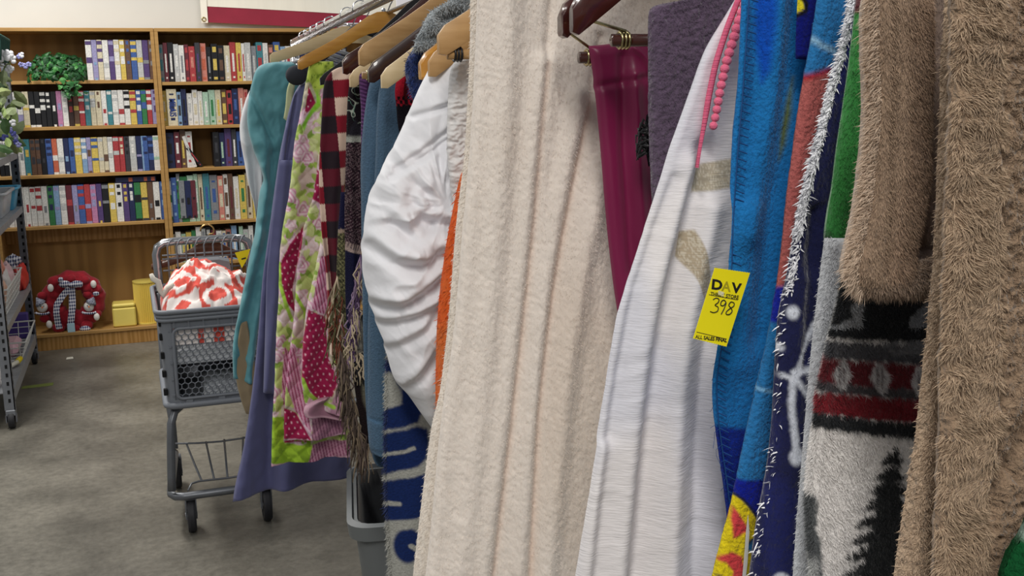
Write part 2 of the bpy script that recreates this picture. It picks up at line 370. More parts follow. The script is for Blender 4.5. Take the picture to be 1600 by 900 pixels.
# ---------------------------------------------------------------- bookcases
BY0, BY1, BH = 6.5, 6.80, 1.815
SHL = [1.528, 1.275, 1.008, .72]; SHR = [1.513, 1.262, 1.016, .697, .455]
def bookcase(x0, x1, shelves, label):
    t = empty('bookcase', ((x0 + x1) / 2, 6.65, 0), label, 'bookcase')
    for x in (x0, x1 - .02):
        MB().box((x, BY0, 0), (x + .02, BY1, BH - .02), .001).build('side_panel', WOODE, t)
    MB().box((x0, BY0, BH - .02), (x1, BY1, BH), .0015).build('top_panel', WOODE, t)
    MB().box((x0 + .02, BY1 - .008, .08), (x1 - .02, BY1, BH - .02)).build('back_panel', WOODB, t)
    for z in shelves: MB().box((x0 + .021, BY0 + .006, z - .019), (x1 - .021, BY1 - .009, z), .0015).build('shelf', WOODE, t)
    z = .69 if len(shelves) == 4 else .43
    MB().box((x0 + .021, 6.70, z - .085), (x1 - .021, BY1 - .009, z - .001), .001).build('cleat', WOOD, t)
    MB().box((x0 + .021, BY0 + .004, .078), (x1 - .021, BY1 - .009, .097), .0015).build('bottom_shelf', WOODE, t)
    MB().box((x0 + .021, BY0 + .012, 0), (x1 - .021, BY0 + .03, .0775), .001).build('kickboard', WOOD, t)
    return t
bookcase(-.724, .1905, SHL, 'oak bookcase on the left, videos on four shelves above an open bottom bay')
bookcase(.1925, 1.107, SHR, 'oak bookcase behind the shopping cart and clothes rack, filled with books')

bookcase(1.109, 2.024, SHR, 'oak bookcase glimpsed between the hangers, farthest to the right')
PAL = dict(w=('#e4e1da', 'white'), c=('#d9cca8', 'cream'), k=('#1c1c21', 'black'), d=('#3d3d44', 'charcoal'), g=('#85888d', 'grey'), r=('#b8252c', 'red'),
           m=('#6d2030', 'maroon'), o=('#cf5a2c', 'orange'), y=('#dfbf30', 'yellow'), b=('#2c5aa6', 'blue'), n=('#1f2a58', 'navy'), l=('#7aa3cc', 'light blue'),
           p=('#54397a', 'purple'), v=('#9790c2', 'lavender'), t=('#2c8592', 'teal'), e=('#2b8446', 'green'), f=('#a7cdb0', 'pale green'), s=('#d77c68', 'salmon'),
           h=('#6c4b36', 'brown'), i=('#c274a6', 'pink'), u=('#bfc0bd', 'light grey'), q=('#3c2622', 'dark brown'))
def bm_(k): return mat('print_' + PAL[k][1].replace(' ', '_'), PAL[k][0], .42, noise=.3, nscale=110, mute=.2)
PAGES = mat('page_block', '#d8cfb8', .9)
ORD = ['first', 'second', 'third', 'fourth', 'fifth', 'sixth', 'seventh', 'eighth', 'ninth', 'tenth', 'eleventh', 'twelfth', 'thirteenth', 'fourteenth', 'fifteenth', 'sixteenth', 'seventeenth', 'eighteenth', 'nineteenth',
       'twentieth', 'twenty-first', 'twenty-second', 'twenty-third', 'twenty-fourth', 'twenty-fifth', 'twenty-sixth', 'twenty-seventh', 'twenty-eighth', 'twenty-ninth', 'thirtieth', 'thirty-first', 'thirty-second', 'thirty-third', 'thirty-fourth', 'thirty-fifth', 'thirty-sixth', 'thirty-seventh', 'thirty-eighth']
rb = random.Random(11)
def volume(kind, x, z, wd, ht, dp, c1, c2, y0, lean=0):
    """one book or video case standing spine outwards; the origin is the bottom left of its spine"""
    b = MB(); v = kind == 'video_case'
    if v:
        b.box((0, 0, 0), (wd, dp, ht), .0015)
    else:
        b.box((0, 0, 0), (wd, .004, ht), .001); b.box((0, .004, 0), (.0025, dp, ht)); b.box((wd - .0025, .004, 0), (wd, dp, ht))
        b.mi = 2; b.box((.0025, .004, .003), (wd - .0025, dp - .004, ht - .004))
    b.mi = 1; st = rb.random(); e = .0006; i = wd * .14; rects = []
    if v:
        rects.append((0.0, .06)) if st < .4 else rects.append((.88, .97))
        a = .3 + rb.random() * .25; rects.append((a, a + .06 + rb.random() * .14)); i = wd * (.02 if rb.random() < .5 else .1 + rb.random() * .22)
        if st > .6: rects.append((.7, .78))
    elif st < .45: rects += [(.25, .72), (.08, .13)]; i = wd * .32
    elif st < .75: rects += [(.78, .92), (.3, .6), (.05, .12)]; i = wd * .2
    else: rects += [(.15, .22), (.84, .88), (.4, .7)]; i = wd * .28
    for a, c in rects: b.box((i, -e, ht * a), (wd - i, .0005, ht * c))
    o = b.build(kind, [bm_(c1), bm_(c2), PAGES]); o.location = (x, y0, z); o.rotation_euler = (0, lean, 0)
    return o
SC = 1 / 243.0
def row(spec, px0, y_px, z, kind, ht, jit, dp, where, group, y0=6.525, xmax=9):
    x = ony(px0, y_px, y0)[0]; k = 0
    for t in spec.split():
        if t[0] == '+': x += float(t[1:]) * SC; continue
        c1, c2, wd = t[0], t[1], float(t[2:]) * SC * .965; h = ht + (rb.random() - .5) * 2 * jit
        if kind == 'video_case': h = ht + (rb.random() - .5) * .003
        o = volume(kind, x + .0005, z + .0004, wd - .001, h, dp if kind == 'video_case' else dp * (.85 + rb.random() * .3), c1, c2, y0 + rb.random() * (.006 if kind == 'video_case' else .02))
        nm = 'video case' if kind == 'video_case' else ('slim book' if wd < .03 else 'thick book')
        tag(o, '%s %s, %s spine print, %s from left %s' % (PAL[c1][1], nm, PAL[c2][1], ORD[k], where), 'video' if kind == 'video_case' else 'book', group)
        x += wd + .0005; k += 1
    return x
row('wp8 vl7 cp7 wu8 pv7 wc7.5 yw7 hb7.5 by8 uy8 pg8 hg7 nk6', 137, 120, SHL[0], 'video_case', .222, 0, .15, "on left bookcase's top shelf", 'video cases on the top shelf of the left bookcase')
row('wg6 gv7 uw7 vw7 cy8 kw7 kw7 kw7 kw7 kw7 iv7 wu7.5 qr7 hy7 rw7.5 tu7.5 cu7 ch8 wr7 tw7 wu8 wr7.5 wk8 yr8.5 bw7 eb7 rw7 vp8', 4, 190, SHL[1], 'video_case', .195, 0, .12, 'on left bookcase\'s second shelf', 'video cases on the second shelf of the left bookcase')
row('kw6 kw6 ug7 uw7 wg6 ty8 hd7 hd6 kd7 bn8 ow7 wu8 nl7 bn7 yc9 lw7 vh6 yb9 cu7 ch6 wu7 ru8 rc7 dk7 uw9 nv7 lb8 np8 wf9', 0, 265, SHL[2], 'video_case', .2, 0, .12, 'on left bookcase\'s third shelf', 'video cases on the third shelf of the left bookcase')
row('du7 bn7 nb7.5 lb8 hr5', 218, 265, SHL[2], 'video_case', .198, 0, .12, 'of right-end five on third shelf', 'video cases on the third shelf of the left bookcase')
row('wg7 wg7 wg7 wg7 wg7.5 wg7 wr7.5 wr7.5 wr7.5 wg8 en7.5 lv8 wu8.5 mr8 vg7.5 br8.5 rv8 iv8 py7.5 kg9 yw9 wk9.5 py8 nw8 ek9 yd9 hg8 wk9 bl9.5 we9 ed8.5 gd8 nk8.5 mk7', -12, 345, SHL[3], 'video_case', .222, 0, .15, 'on left bookcase\'s fourth shelf', 'video cases on the fourth shelf of the left bookcase')
o = volume('video_case', 0, 0, .03, .222, .12, 'n', 'o', 0); o.rotation_euler = (0, math.radians(90), 0); o.location = (ony(181, 290, 6.53)[0], 6.535, SHL[3] + .2265 + .0295)
tag(o, 'dark video case lying flat across the standing cases on the fourth shelf', 'video')
row('gt7 mw6 kw8 uw7 wg7.5 mr6 rs9 dp7 so8.5 kg7 ky9 kh8.5 cw9 rw8.5 yr7.5 wr5 uw8.5 gu8 tr9.5 wu7.5 hs8 by10 lw7 wr9 +2 ug9.5 nk8 gd12.5 mq9.5 wk10 +3 kd11 nk9 kg9', 250, 123, SHR[0], 'book', .212, .014, .15, "on right bookcase's top shelf", 'books on the top shelf of the right bookcase')
xa = row('yc8 cn14 ld6 nk7.5 wu8 wc7.5 wc7 fw8 fe9.5 cy8.5 hy8 rk7.5 nb9 sw8 sr6 kc9.5 hk6.5 wl7 gh7.5 kd6.5 gk7.5 wu9 dk8 kg9 bn9 nk8 wu9 gk10', 254, 192, SHR[1], 'book', .2, .016, .14, "on right bookcase's second shelf", 'books on the second shelf of the right bookcase')
row('nk12.5 mw8 hy8 wr9.5 +28 kd9 nf8 pm10 dw7 bn9.5 wf5 ef8 qk9 kd8 nk9 gw8', 261, 260, SHR[2], 'book', .212, .014, .15, "on right bookcase's third shelf", 'books on the third shelf of the right bookcase')
row('wu5 bl8 gw5 ek10 fw9 fw6 ch7 tb9.5 gb11.5 sc8 wh7 hm7 wc8.5 ye9.5 ch9 yb10 fw8 gw6 bw8 ob10 wn7 ck8', 265, 340, SHR[3], 'book', .272, .016, .2, "on right bookcase's fourth shelf", 'tall books on the fourth shelf of the right bookcase')
row('cy6 wu8 fy7 yk8 ek6 wd8 ug6 kw8 mr7 wu8 cb6 sd8 lw8 +3 fw6 uf8 wg7 kd8 nw8 wb8 lu9 bw8', 270, 405, SHR[4], 'book', .19, .02, .15, "on shelf behind cart handle", 'books on the fifth shelf of the right bookcase')
for c1, c2, xx, ln, lb in (('w', 'u', 293, -.30, 'white paperback sagging against its neighbours on the third shelf of the right bookcase'), ('k', 'r', 298, -.58, 'small dark paperback leaning steeply on the third shelf of the right bookcase')):
    h = .19 if c1 == 'w' else .135
    o = volume('book', ony(xx, 258, 6.53)[0] + h * math.sin(-ln) * 1.0 - .02, SHR[2] + .0005, .018, h, .13, c1, c2, 6.53, ln); tag(o, lb, 'book')

def text(body, size, m, name, parent, M, ext=.0003, bold=0, sx=1, align='CENTER'):
    cu = bpy.data.curves.new(name, 'FONT'); cu.body = body; cu.size = size; cu.extrude = ext; cu.align_x = align; cu.align_y = 'CENTER'; cu.offset = bold; cu.resolution_u = 3
    t = bpy.data.objects.new('tmp', cu); col.objects.link(t); bpy.context.view_layer.update()
    me = bpy.data.meshes.new_from_object(t.evaluated_get(bpy.context.evaluated_depsgraph_get())); bpy.data.objects.remove(t)
    me.transform(Matrix.Diagonal((sx, 1, 1, 1))); me.transform(M); me.materials.clear(); me.materials.append(m)
    return link(name, me, parent)
NAVYINK = mat('navy_ink', '#243a78', .6)
bk = [o for o in col.objects if o.get('label', '').startswith('cream thick book, navy')]
if bk:
    b0 = bk[0]; wd = 14 * SC * .965
    text('MILAIS', .05, NAVYINK, 'spine_lettering', b0, Matrix.Translation((wd / 2, -.0012, .105)) @ Matrix.Rotation(math.radians(90), 4, 'X') @ Matrix.Rotation(math.radians(-90), 4, 'Z'), bold=.0012, sx=.72)

# ---------------------------------------------------------------- flag on the wall
FLW = mat('flag_white', '#e6e4d8', .8, noise=.05, nscale=8, stretch=(4, 1, .5)); FLR = mat('flag_maroon', '#8a2138', .75, noise=.12, nscale=10)
fl = empty('wall_flag', (.9, 6.82, 1.9), 'white flag with a maroon stripe pinned to the wall above the bookcase', 'flag')
def fxz(px, py): p = ony(px, py, 6.815); return p[0], p[2]
def flag_strip(name, x0, x1, yl0, yl1, yr0, yr1, m, dy):
    b = MB(); n = 60; v = []
    for i in range(n + 1):
        t = i / n; xx = x0 + (x1 - x0) * t
        y = 6.815 - dy - .006 * (1 + math.sin(t * 23) * .5 + math.sin(t * 9.1)) * min(1, t * 6)
        v += [(xx, y, yl0 + (yr0 - yl0) * t), (xx, y - .002, yl1 + (yr1 - yl1) * t)]
    q = len(v); v += [(a, y + .003, z) for a, y, z in v]
    f = [(2 * i, 2 * i + 1, 2 * i + 3, 2 * i + 2) for i in range(n)] + [(q + 2 * i, q + 2 * i + 2, q + 2 * i + 3, q + 2 * i + 1) for i in range(n)]
    f += [(2 * i + 1, q + 2 * i + 1, q + 2 * i + 3, 2 * i + 3) for i in range(n)] + [(2 * i, 2 * i + 2, q + 2 * i + 2, q + 2 * i) for i in range(n)]
    b.add(v, f); return b.build(name, m, fl, .5)
x0, zb = fxz(325, 35); xe = 2.3; _, zt = fxz(325, 10); xr, zrb = fxz(490, 43); _, zrt = fxz(490, 19)
k = (xe - x0) / (xr - x0)
flag_strip('white_stripe', x0, xe, zt + .5, zt, zrt + .5, zt + (zrt - zt) * k, FLW, .0)
flag_strip('maroon_stripe', x0, xe, zt, zb, zt + (zrt - zt) * k, zb + (zrb - zb) * k, FLR, .0)
hx, _ = fxz(315, 36)
MB().box((hx, 6.806, zb - .004), (x0, 6.815, zt + .5), .001).build('header_band', mat('flag_canvas', '#e9e7dc', .8), fl)
g_ = MB(); p = ony(318.5, 30, 6.804); g_.tube([(p[0] + .011 * math.cos(a), 6.804, p[2] + .011 * math.sin(a)) for a in np.linspace(0, 6.283, 14)[:-1]], .004, 6, True); g_.build('grommet', BRASS, fl, True)
b = MB(); p = ony(590, 0, 6.6)
SGN = mat('sign_white', '#e9e8ee', .6)
s0 = empty('hanging_sign', (*ony(637, 0, 5.2)[:2], 1.9), 'plain white sign card on the wall beyond the rail', 'sign')
q0, q1 = ony(618, -30, 6.6), ony(655, 14, 6.6); MB().box((q0[0], 6.6, q1[2]), (q1[0], 6.608, q0[2]), .002).build('card', SGN, s0)
MB().tube([((q0[0] + q1[0]) / 2, 6.604, q0[2] - .01), ((q0[0] + q1[0]) / 2, 6.604, 2.45), ((q0[0] + q1[0]) / 2, 6.835, 2.46)], .002, 5).build('hanging_wire', WIREW, s0)
q0, q1 = ony(533, 37, 6.62), ony(590, 44, 6.62)
bx = empty('storage_box', ((q0[0] + q1[0]) / 2, 6.64, BH), 'pale lidded box lying on top of the right bookcase behind the rail', 'box')
MB().box((q0[0], 6.56, BH + .0005), (q1[0], 6.74, BH + .028), .004).build('box_body', mat('frosted_plastic', '#c8cbd2', .35), bx)
MB().box((q0[0] - .006, 6.555, BH + .0285), (q1[0] + .006, 6.745, BH + .038), .003).build('lid', mat('frosted_lid', '#b7bac4', .3), bx)

# ---------------------------------------------------------------- ivy on the shelf
LEAF = [mat('ivy_leaf_%s' % n, h, .5, noise=.2, nscale=40) for n, h in (('dark', '#174420'), ('mid', '#245f2b'), ('light', '#4a8a46'))]
def leaf_mesh(kind, m):
    out = {'ivy': [(0, 0), (.32, .12), (.5, .45), (.27, .5), (.22, .75), (0, 1.05), (-.22, .75), (-.27, .5), (-.5, .45), (-.32, .12)],
           'oval': [(0, 0), (.2, .25), (.25, .5), (.16, .8), (0, 1), (-.16, .8), (-.25, .5), (-.2, .25)]}[kind]
    v = [(x, y, -.25 * abs(x) - .18 * y * y) for x, y in out] + [(0, .45, .05)]; n = len(out); v2 = [(x, y, z - .015) for x, y, z in v]
    f = [(i, (i + 1) % n, n) for i in range(n)] + [(n + 1 + (i + 1) % n, n + 1 + i, 2 * n + 1) for i in range(n)] + [(i, n + 1 + i, n + 1 + (i + 1) % n, (i + 1) % n) for i in range(n)]
    me = bpy.data.meshes.new('leaf'); me.from_pydata(v + v2, [], f); me.materials.append(m); me.update(); return me
def put_leaf(me, p, out, size, parent, r):
    d = Vector(out).normalized(); o = bpy.data.objects.new('leaf', me); col.objects.link(o); o.parent = parent; o.matrix_parent_inverse = Matrix.Translation(-Vector(parent.location))
    q = d.to_track_quat('Z', 'Y').to_matrix().to_4x4()
    o.matrix_world = Matrix.Translation(p) @ q @ Matrix.Rotation(r.random() * 6.283, 4, 'Z') @ Matrix.Rotation(r.uniform(-.7, .4), 4, 'X') @ Matrix.Diagonal((size, size, size, 1))
    M = Matrix.Translation(p) @ q @ Matrix.Rotation(r.random() * 6.283, 4, 'Z') @ Matrix.Rotation(r.uniform(-.7, .4), 4, 'X') @ Matrix.Diagonal((size, size, size, 1))
    o.matrix_parent_inverse = Matrix(); o.matrix_basis = Matrix.Translation(-Vector(parent.location)) @ M
    return o
r = random.Random(5); iv = empty('ivy_plant', (-.33, 6.6, SHL[0]), 'trailing green ivy plant spilling over the top shelf edge', 'plant')
MB().lathe([(.045, .001), (.055, .05), (.06, .07), (.052, .07), (.048, .05), (.01, .048)], (-.33, 6.6, SHL[0]), 14).build('pot', mat('brown_pot', '#5b4636', .7), iv, .6)
ims = [leaf_mesh('ivy', m) for m in LEAF]
ce = Vector((-.335, 6.60, SHL[0] + .045))
for i in range(285):
    u = r.uniform(0, 6.283); ph = r.uniform(-.35, 1); d = Vector((math.cos(u) * math.sqrt(max(0, 1 - ph * ph)), math.sin(u) * math.sqrt(max(0, 1 - ph * ph)), ph))
    if d.y > .5: d.y *= -1
    k = r.uniform(.75, 1.05); p = ce + Vector((d.x * .165 * k, d.y * .10 * k, d.z * .115 * k))
    if p.z < SHL[0] + .02 and p.y > 6.47: p.y = 6.47 - r.random() * .03
    if i % 9 == 0: p = Vector((r.uniform(-.34, -.2), 6.47 - r.random() * .02, SHL[0] - r.random() * .075))
    put_leaf(r.choices(ims, (5, 4, 2))[0], p, d + Vector((0, -.6, .3)), r.uniform(.026, .046), iv, r)
b = MB()
for i in range(14):
    a = r.uniform(2.6, 6.8); e = ce + Vector((math.cos(a) * .13, -abs(math.sin(a)) * .1, r.uniform(-.06, .09)))
    b.tube([(-.33, 6.6, SHL[0] + .06), tuple((ce + e) / 2 + Vector((0, 0, .06))), tuple(e)], .0015, 4)
b.build('stem', LEAF[0], iv)

# ---------------------------------------------------------------- wreath
wr = empty('stuffed_wreath', (-.365, 6.62, .097), 'red stuffed snowman wreath with gingham bow on the bottom shelf', 'wreath')
RF = mat('red_felt', '#9a1526', .9, sheen=.15, noise=.25, nscale=60, bump=.5, bscale=160); RP = mat('red_dot_print', '#b53a40', .9, color2='#d8b0a8', nscale=160)
WF = mat('white_felt', '#e0dcd6', .9, bump=.4, bscale=200); 
def gingham(name, a, b_, sc_):
    m = bpy.data.materials.new(name); m.use_nodes = True; N = m.node_tree.nodes; L = m.node_tree.links; t = N.new('ShaderNodeTexCoord'); o = []
    for ax in ('X', 'Z'):
        w_ = N.new('ShaderNodeTexWave'); w_.bands_direction = ax; w_.inputs['Scale'].default_value = sc_ * (1 if ax == 'X' else .6); L.new(t.outputs['Object'], w_.inputs['Vector']); o.append(w_.outputs['Fac'])
    k = N.new('ShaderNodeMath'); k.operation = 'ADD'; L.new(o[0], k.inputs[0]); L.new(o[1], k.inputs[1])
    r2 = N.new('ShaderNodeMapRange'); r2.inputs['From Min'].default_value = .5; r2.inputs['From Max'].default_value = 1.5; L.new(k.outputs[0], r2.inputs['Value'])
    x = N.new('ShaderNodeMix'); x.data_type = 'RGBA'; x.inputs[6].default_value = (*lin(a), 1); x.inputs[7].default_value = (*lin(b_), 1); L.new(r2.outputs[0], x.inputs[0]); L.new(x.outputs[2], N['Principled BSDF'].inputs['Base Color']); N['Principled BSDF'].inputs['Roughness'].default_value = .9; return m
GH = gingham('navy_gingham', '#26305c', '#d7d6dc', 27)
wc = np.array([-.365, 6.60, .272])
b = MB(); pts = []; rr = []
for i in range(48):
    a = 2 * math.pi * i / 48; pts.append(wc + np.array([math.cos(a) * .118, 0, math.sin(a) * .118])); rr.append(.056 + .006 * math.sin(a * 12))
b.tube(pts, rr, 12, True); b.build('ring', RF, wr, True)
def sp(name, px, py, r0, m, sc_=(1, .7, 1), y=6.545, n=10): p = ony(px, py, y); return MB().ball(p, r0, n, 7, sc_).build(name, m, wr, True)
for px, py, r0 in ((150, 452, .032), (132, 438, .03), (85, 440, .036), (66, 462, .026), (135, 508, .034), (150, 490, .03), (92, 512, .034), (118, 512, .03), (70, 498, .026), (110, 436, .03), (137, 460, .026), (78, 478, .022)): sp('red_bulge', px, py, r0, RF, (1.1, .8, .9), 6.56)
for px, py in ((66, 480), (139, 479)):
    h = sp('snowman_head', px, py, .03, WF)
    p = ony(px, py, 6.523); m = MB()
    for dx, dz in ((-.008, .006), (.008, .006)): m.ball(p + np.array([dx, 0, dz]), .003, 6, 4)
    m.build('eyes', BLKP, h)
    MB().lathe([(.0045, 0), (.001, .02)], tuple(p), 6, Matrix.Rotation(math.radians(100), 3, 'X')).build('carrot_nose', mat('carrot_felt', '#cf6a2a', .8), h)
    MB().lathe([(.031, 0), (.026, .012), (.012, .03), (.003, .045)], tuple(ony(px + (3 if px > 100 else -2), py - 5, 6.545)), 10, Matrix.Rotation(.5 if px > 100 else -.5, 3, 'Y')).build('cap', mat('navy_knit', '#20263f', .9, color2='#b9bccb', nscale=150), h, True)
    MB().tube([tuple(ony(px + 11 * math.cos(a), py + 8 + 3 * math.sin(a), 6.528)) for a in np.linspace(0, math.pi, 7)], .007, 6).build('scarf', GH, h, True)
for px, py in ((79, 450), (77, 507), (151, 495), (146, 444)): sp('mitten', px, py, .021, WF, (.8, .6, 1.1), 6.53)
sp('gingham_patch', 133, 514, .028, GH, (1.1, .5, .7), 6.535); sp('gingham_patch', 150, 459, .018, GH, (1.1, .5, .7), 6.53)
bw = MB()
for sx in (-1, 1):
    bw.ball(ony(110 + sx * 9, 444, 6.52), .026, 10, 6, (1.25, .6, .8)); bw.ball(ony(110 + sx * 15, 441 + 3 * sx, 6.518), .016, 8, 5, (1, .6, 1.2))
bw.ball(ony(111, 445, 6.512), .015, 8, 6); bw.build('bow', GH, wr, True)
def ribbon(name, pts, wd, m, parent, y=6.515):
    v = []; pp = [ony(x, yy, y + .006 * math.sin(i * 1.7)) for i, (x, yy) in enumerate(pts)]
    for i, p in enumerate(pp):
        t = pp[min(i + 1, len(pp) - 1)] - pp[max(i - 1, 0)]; nrm = np.array([t[2], 0, -t[0]]); nrm /= np.linalg.norm(nrm); v += [p - nrm * wd / 2, p + nrm * wd / 2]
    q = len(v); v += [p + np.array([0, .004, 0]) for p in v]; n = len(pp) - 1
    f = [(2 * i, 2 * i + 1, 2 * i + 3, 2 * i + 2) for i in range(n)] + [(q + 2 * i, q + 2 * i + 2, q + 2 * i + 3, q + 2 * i + 1) for i in range(n)] + [(2 * i, 2 * i + 2, q + 2 * i + 2, q + 2 * i) for i in range(n)] + [(2 * i + 1, q + 2 * i + 1, q + 2 * i + 3, 2 * i + 3) for i in range(n)]
    return MB().add(v, f).build(name, m, parent)
ribbon('ribbon_tail', [(109, 450), (98, 462), (89, 476), (88, 490), (90, 503), (93, 514)], .034, GH, wr)
ribbon('ribbon_tail', [(112, 450), (113, 465), (113, 480), (111, 500), (110, 516)], .036, GH, wr)
p = ony(111.5, 515, 6.508); MB().box((p[0] - .02, 6.505, .098), (p[0] + .02, 6.509, .15), .001).build('price_tag', mat('tag_blue', '#a9c9d6', .7), wr, label='pale blue price tag')

# ---------------------------------------------------------------- yellow canister and ribbed shade
YC = mat('yellow_ceramic', '#e2cc66', .3, coat=.3, noise=.05, nscale=10); YS = mat('yellow_pleat', '#dfc45c', .6)
p0, p1 = ony(178, 515, 6.56), ony(212, 484, 6.56); xm, hw = (p0[0] + p1[0]) / 2, (p1[0] - p0[0]) / 2
cn = empty('canister', (xm, 6.6, .097), 'short square pale yellow canister on the bottom shelf', 'canister')
MB().box((xm - hw, 6.53, .0975), (xm + hw, 6.66, .212), .008).build('jar', YC, cn, .6)
MB().box((xm - hw + .001, 6.531, .213), (xm + hw - .001, 6.659, .236), .008).build('lid', YC, cn, .6)
p0, p1 = ony(213, 515, 6.58), ony(243, 450, 6.58); xm = p0[0] + .072
sh = empty('pleated_shade', (xm, 6.62, .097), 'tall ribbed yellow cylinder beside the square canister', 'lamp shade')
n = 84; b = MB(); v = []
for z in (.0975, .35):
    for k in range(n): rr = .069 + (.0035 if k % 2 else -.0035); v.append((xm + rr * math.cos(6.2832 * k / n), 6.62 + rr * math.sin(6.2832 * k / n), z))
b.add(v, [(k, (k + 1) % n, n + (k + 1) % n, n + k) for k in range(n)]); b.build('pleated_wall', YS, sh)
for z in (.098, .345): MB().lathe([(.066, 0), (.0735, 0), (.0735, .008), (.066, .008)], (xm, 6.62, z), 32).build('rim', YC, sh, .6)
# ---------------------------------------------------------------- metal shelving at the left edge
SX, SY0, SY1 = -.55, 4.93, 6.18
ms = empty('wheeled_shelving', (SX - .25, 5.55, 0), 'grey slotted-angle steel shelving on casters at the left edge of the photo', 'shelving')
for y in (SY0, SY1):
    for x, sx in ((SX, -1), (SX - .46, 1)):
        b = MB(); b.box((x, y, .085), (x + sx * .004, y + .042, 1.72)); b.box((x, y if y < 5.5 else y + .038, .085), (x + sx * .042, (y if y < 5.5 else y + .038) + .004, 1.72))
        p = b.build('post', DSTEEL, ms)
        h = MB()
        for k in range(42):
            z = .12 + k * .038; yy = y if y < 5.5 else y + .038
            h.box((x + sx * .014, yy - .0007, z), (x + sx * .024, yy, z + .017)); h.box((x - sx * .0007, y + .014, z), (x, y + .024, z + .017))
        h = h.build('punched_holes', VOID, p); h['kind'] = 'stuff'
SZ = [.165, .445, .865, 1.15]
for z in SZ:
    b = MB(); b.box((SX - .455, SY0 + .006, z - .004), (SX - .006, SY1 + .034, z)); 
    d = .05 if z < .2 else .03
    for x in (SX - .008, SX - .458): b.box((x, SY0 + .004, z - d), (x + .006, SY1 + .036, z + .002))
    b.build('shelf', STEEL, ms)
b = MB(); b.tube([(SX - .012, SY0 + .02, 1.596), (SX - .012, SY1 + .02, 1.596), (SX - .45, SY1 + .02, 1.596), (SX - .45, SY0 + .02, 1.596)], .004, 6, True)
for k in range(24): y = SY0 + .06 + k * .05; b.tube([(SX - .45, y, 1.596), (SX - .012, y, 1.596)], .002, 5)
b.build('wire_shelf', STEEL, ms)
for i, (x, y) in enumerate(((SX - .02, SY0 + .02), (SX - .02, SY1 + .02), (SX - .44, SY0 + .02), (SX - .44, SY1 + .02))):
    c = MB(); c.box((x - .02, y - .025, .06), (x + .02, y + .025, .086), .003); c.box((x - .022, y - .02, .03), (x - .018, y + .02, .062)); c.box((x + .018, y - .02, .03), (x + .022, y + .02, .062))
    c = c.build('caster', DSTEEL, ms)
    MB().lathe([(.012, -.013), (.037, -.013), (.04, -.008), (.04, .008), (.037, .013), (.012, .013)], (x, y, .04), 18, Matrix.Rotation(math.radians(90), 3, 'Y')).build('wheel', RUB, c, .6)

def wire_basket(name, lo, hi, label, group=None, nx=7, ny=9, nz=4, fl=.02, m=WIREW, r=.0022):
    lo, hi = np.array(lo), np.array(hi); t = empty(name, ((lo[0] + hi[0]) / 2, (lo[1] + hi[1]) / 2, lo[2]), label, 'basket', group)
    def ring(z, e): return [(lo[0] - e, lo[1] - e, z), (hi[0] + e, lo[1] - e, z), (hi[0] + e, hi[1] + e, z), (lo[0] - e, hi[1] + e, z)]
    MB().tube(ring(hi[2], fl), r * 2, 6, True).build('rim', m, t)
    b = MB()
    for k in range(nz): q = k / nz; b.tube(ring(lo[2] + .004 + (hi[2] - lo[2]) * q, fl * q), r, 4, True)
    for k in range(ny + 1):
        y = lo[1] + (hi[1] - lo[1]) * k / ny; b.tube([(lo[0] - fl, y, hi[2]), (lo[0], y, lo[2] + .003), (hi[0], y, lo[2] + .003), (hi[0] + fl, y, hi[2])], r, 4)
    for k in range(nx + 1):
        x = lo[0] + (hi[0] - lo[0]) * k / nx; b.tube([(x, lo[1] - fl, hi[2]), (x, lo[1], lo[2] + .003), (x, hi[1], lo[2] + .003), (x, hi[1] + fl, hi[2])], r, 4)
    o = b.build('wire_mesh', m, t); o['kind'] = 'stuff'
    return t
def open_tub(name, lo, hi, m, label, cat, taper=.02, rimm=None):
    t = empty(name, ((lo[0] + hi[0]) / 2, (lo[1] + hi[1]) / 2, lo[2]), label, cat)
    def rect(x0, x1, y0, y1, z, rr=.025):
        o = []
        for cx, cy, a0 in ((x1 - rr, y1 - rr, 0), (x0 + rr, y1 - rr, 1), (x0 + rr, y0 + rr, 2), (x1 - rr, y0 + rr, 3)):
            for k in range(5): a = (a0 + k / 4) * math.pi / 2; o.append((cx + rr * math.cos(a), cy + rr * math.sin(a), z))
        return o
    rows = [(taper + .004, lo[2], 1), (taper, lo[2] + .006, 1), (0, hi[2], 1), (.005, hi[2], 1), (taper + .005, lo[2] + .01, 1)]
    v = []; n = 20
    for e, z, _ in rows: v += rect(lo[0] + e, hi[0] - e, lo[1] + e, hi[1] - e, z)
    f = [(i * n + k, i * n + (k + 1) % n, (i + 1) * n + (k + 1) % n, (i + 1) * n + k) for i in range(len(rows) - 1) for k in range(n)]
    f += [tuple(range(n - 1, -1, -1)), tuple((len(rows) - 1) * n + k for k in range(n))]
    MB().add(v, f).build('tub', m, t, .6)
    b = MB(); b.tube(rect(lo[0] - .004, hi[0] + .004, lo[1] - .004, hi[1] + .004, hi[2] - .004), .008, 6, True); b.build('rim', rimm or m, t, True)
    return t
CLR = mat('clear_white_plastic', '#d7dbe0', .25, trans=.25); BLU = mat('sky_blue_plastic', '#4fa6cf', .35)
open_tub('plastic_bin', (-.82, 5.50, .8655), (-.565, 5.93, .985), CLR, 'translucent white handled bin on the middle steel shelf', 'bin')
MB().box((-.6225, 5.52, .955), (-.598, 5.60, .972), .004).build('bin_handle_slot', VOID, col.objects[-2].parent) if False else None
t = open_tub('plastic_bin', (-.80, 5.95, .8655), (-.555, 6.16, .98), BLU, 'sky blue plastic bin behind the translucent white one', 'bin')
r = random.Random(3)
bk1 = wire_basket('wire_basket', (-.76, 5.25, .4455), (-.585, 5.92, .57), 'tall white wire basket of soft toys on the second steel shelf', None, 5, 12, 4)
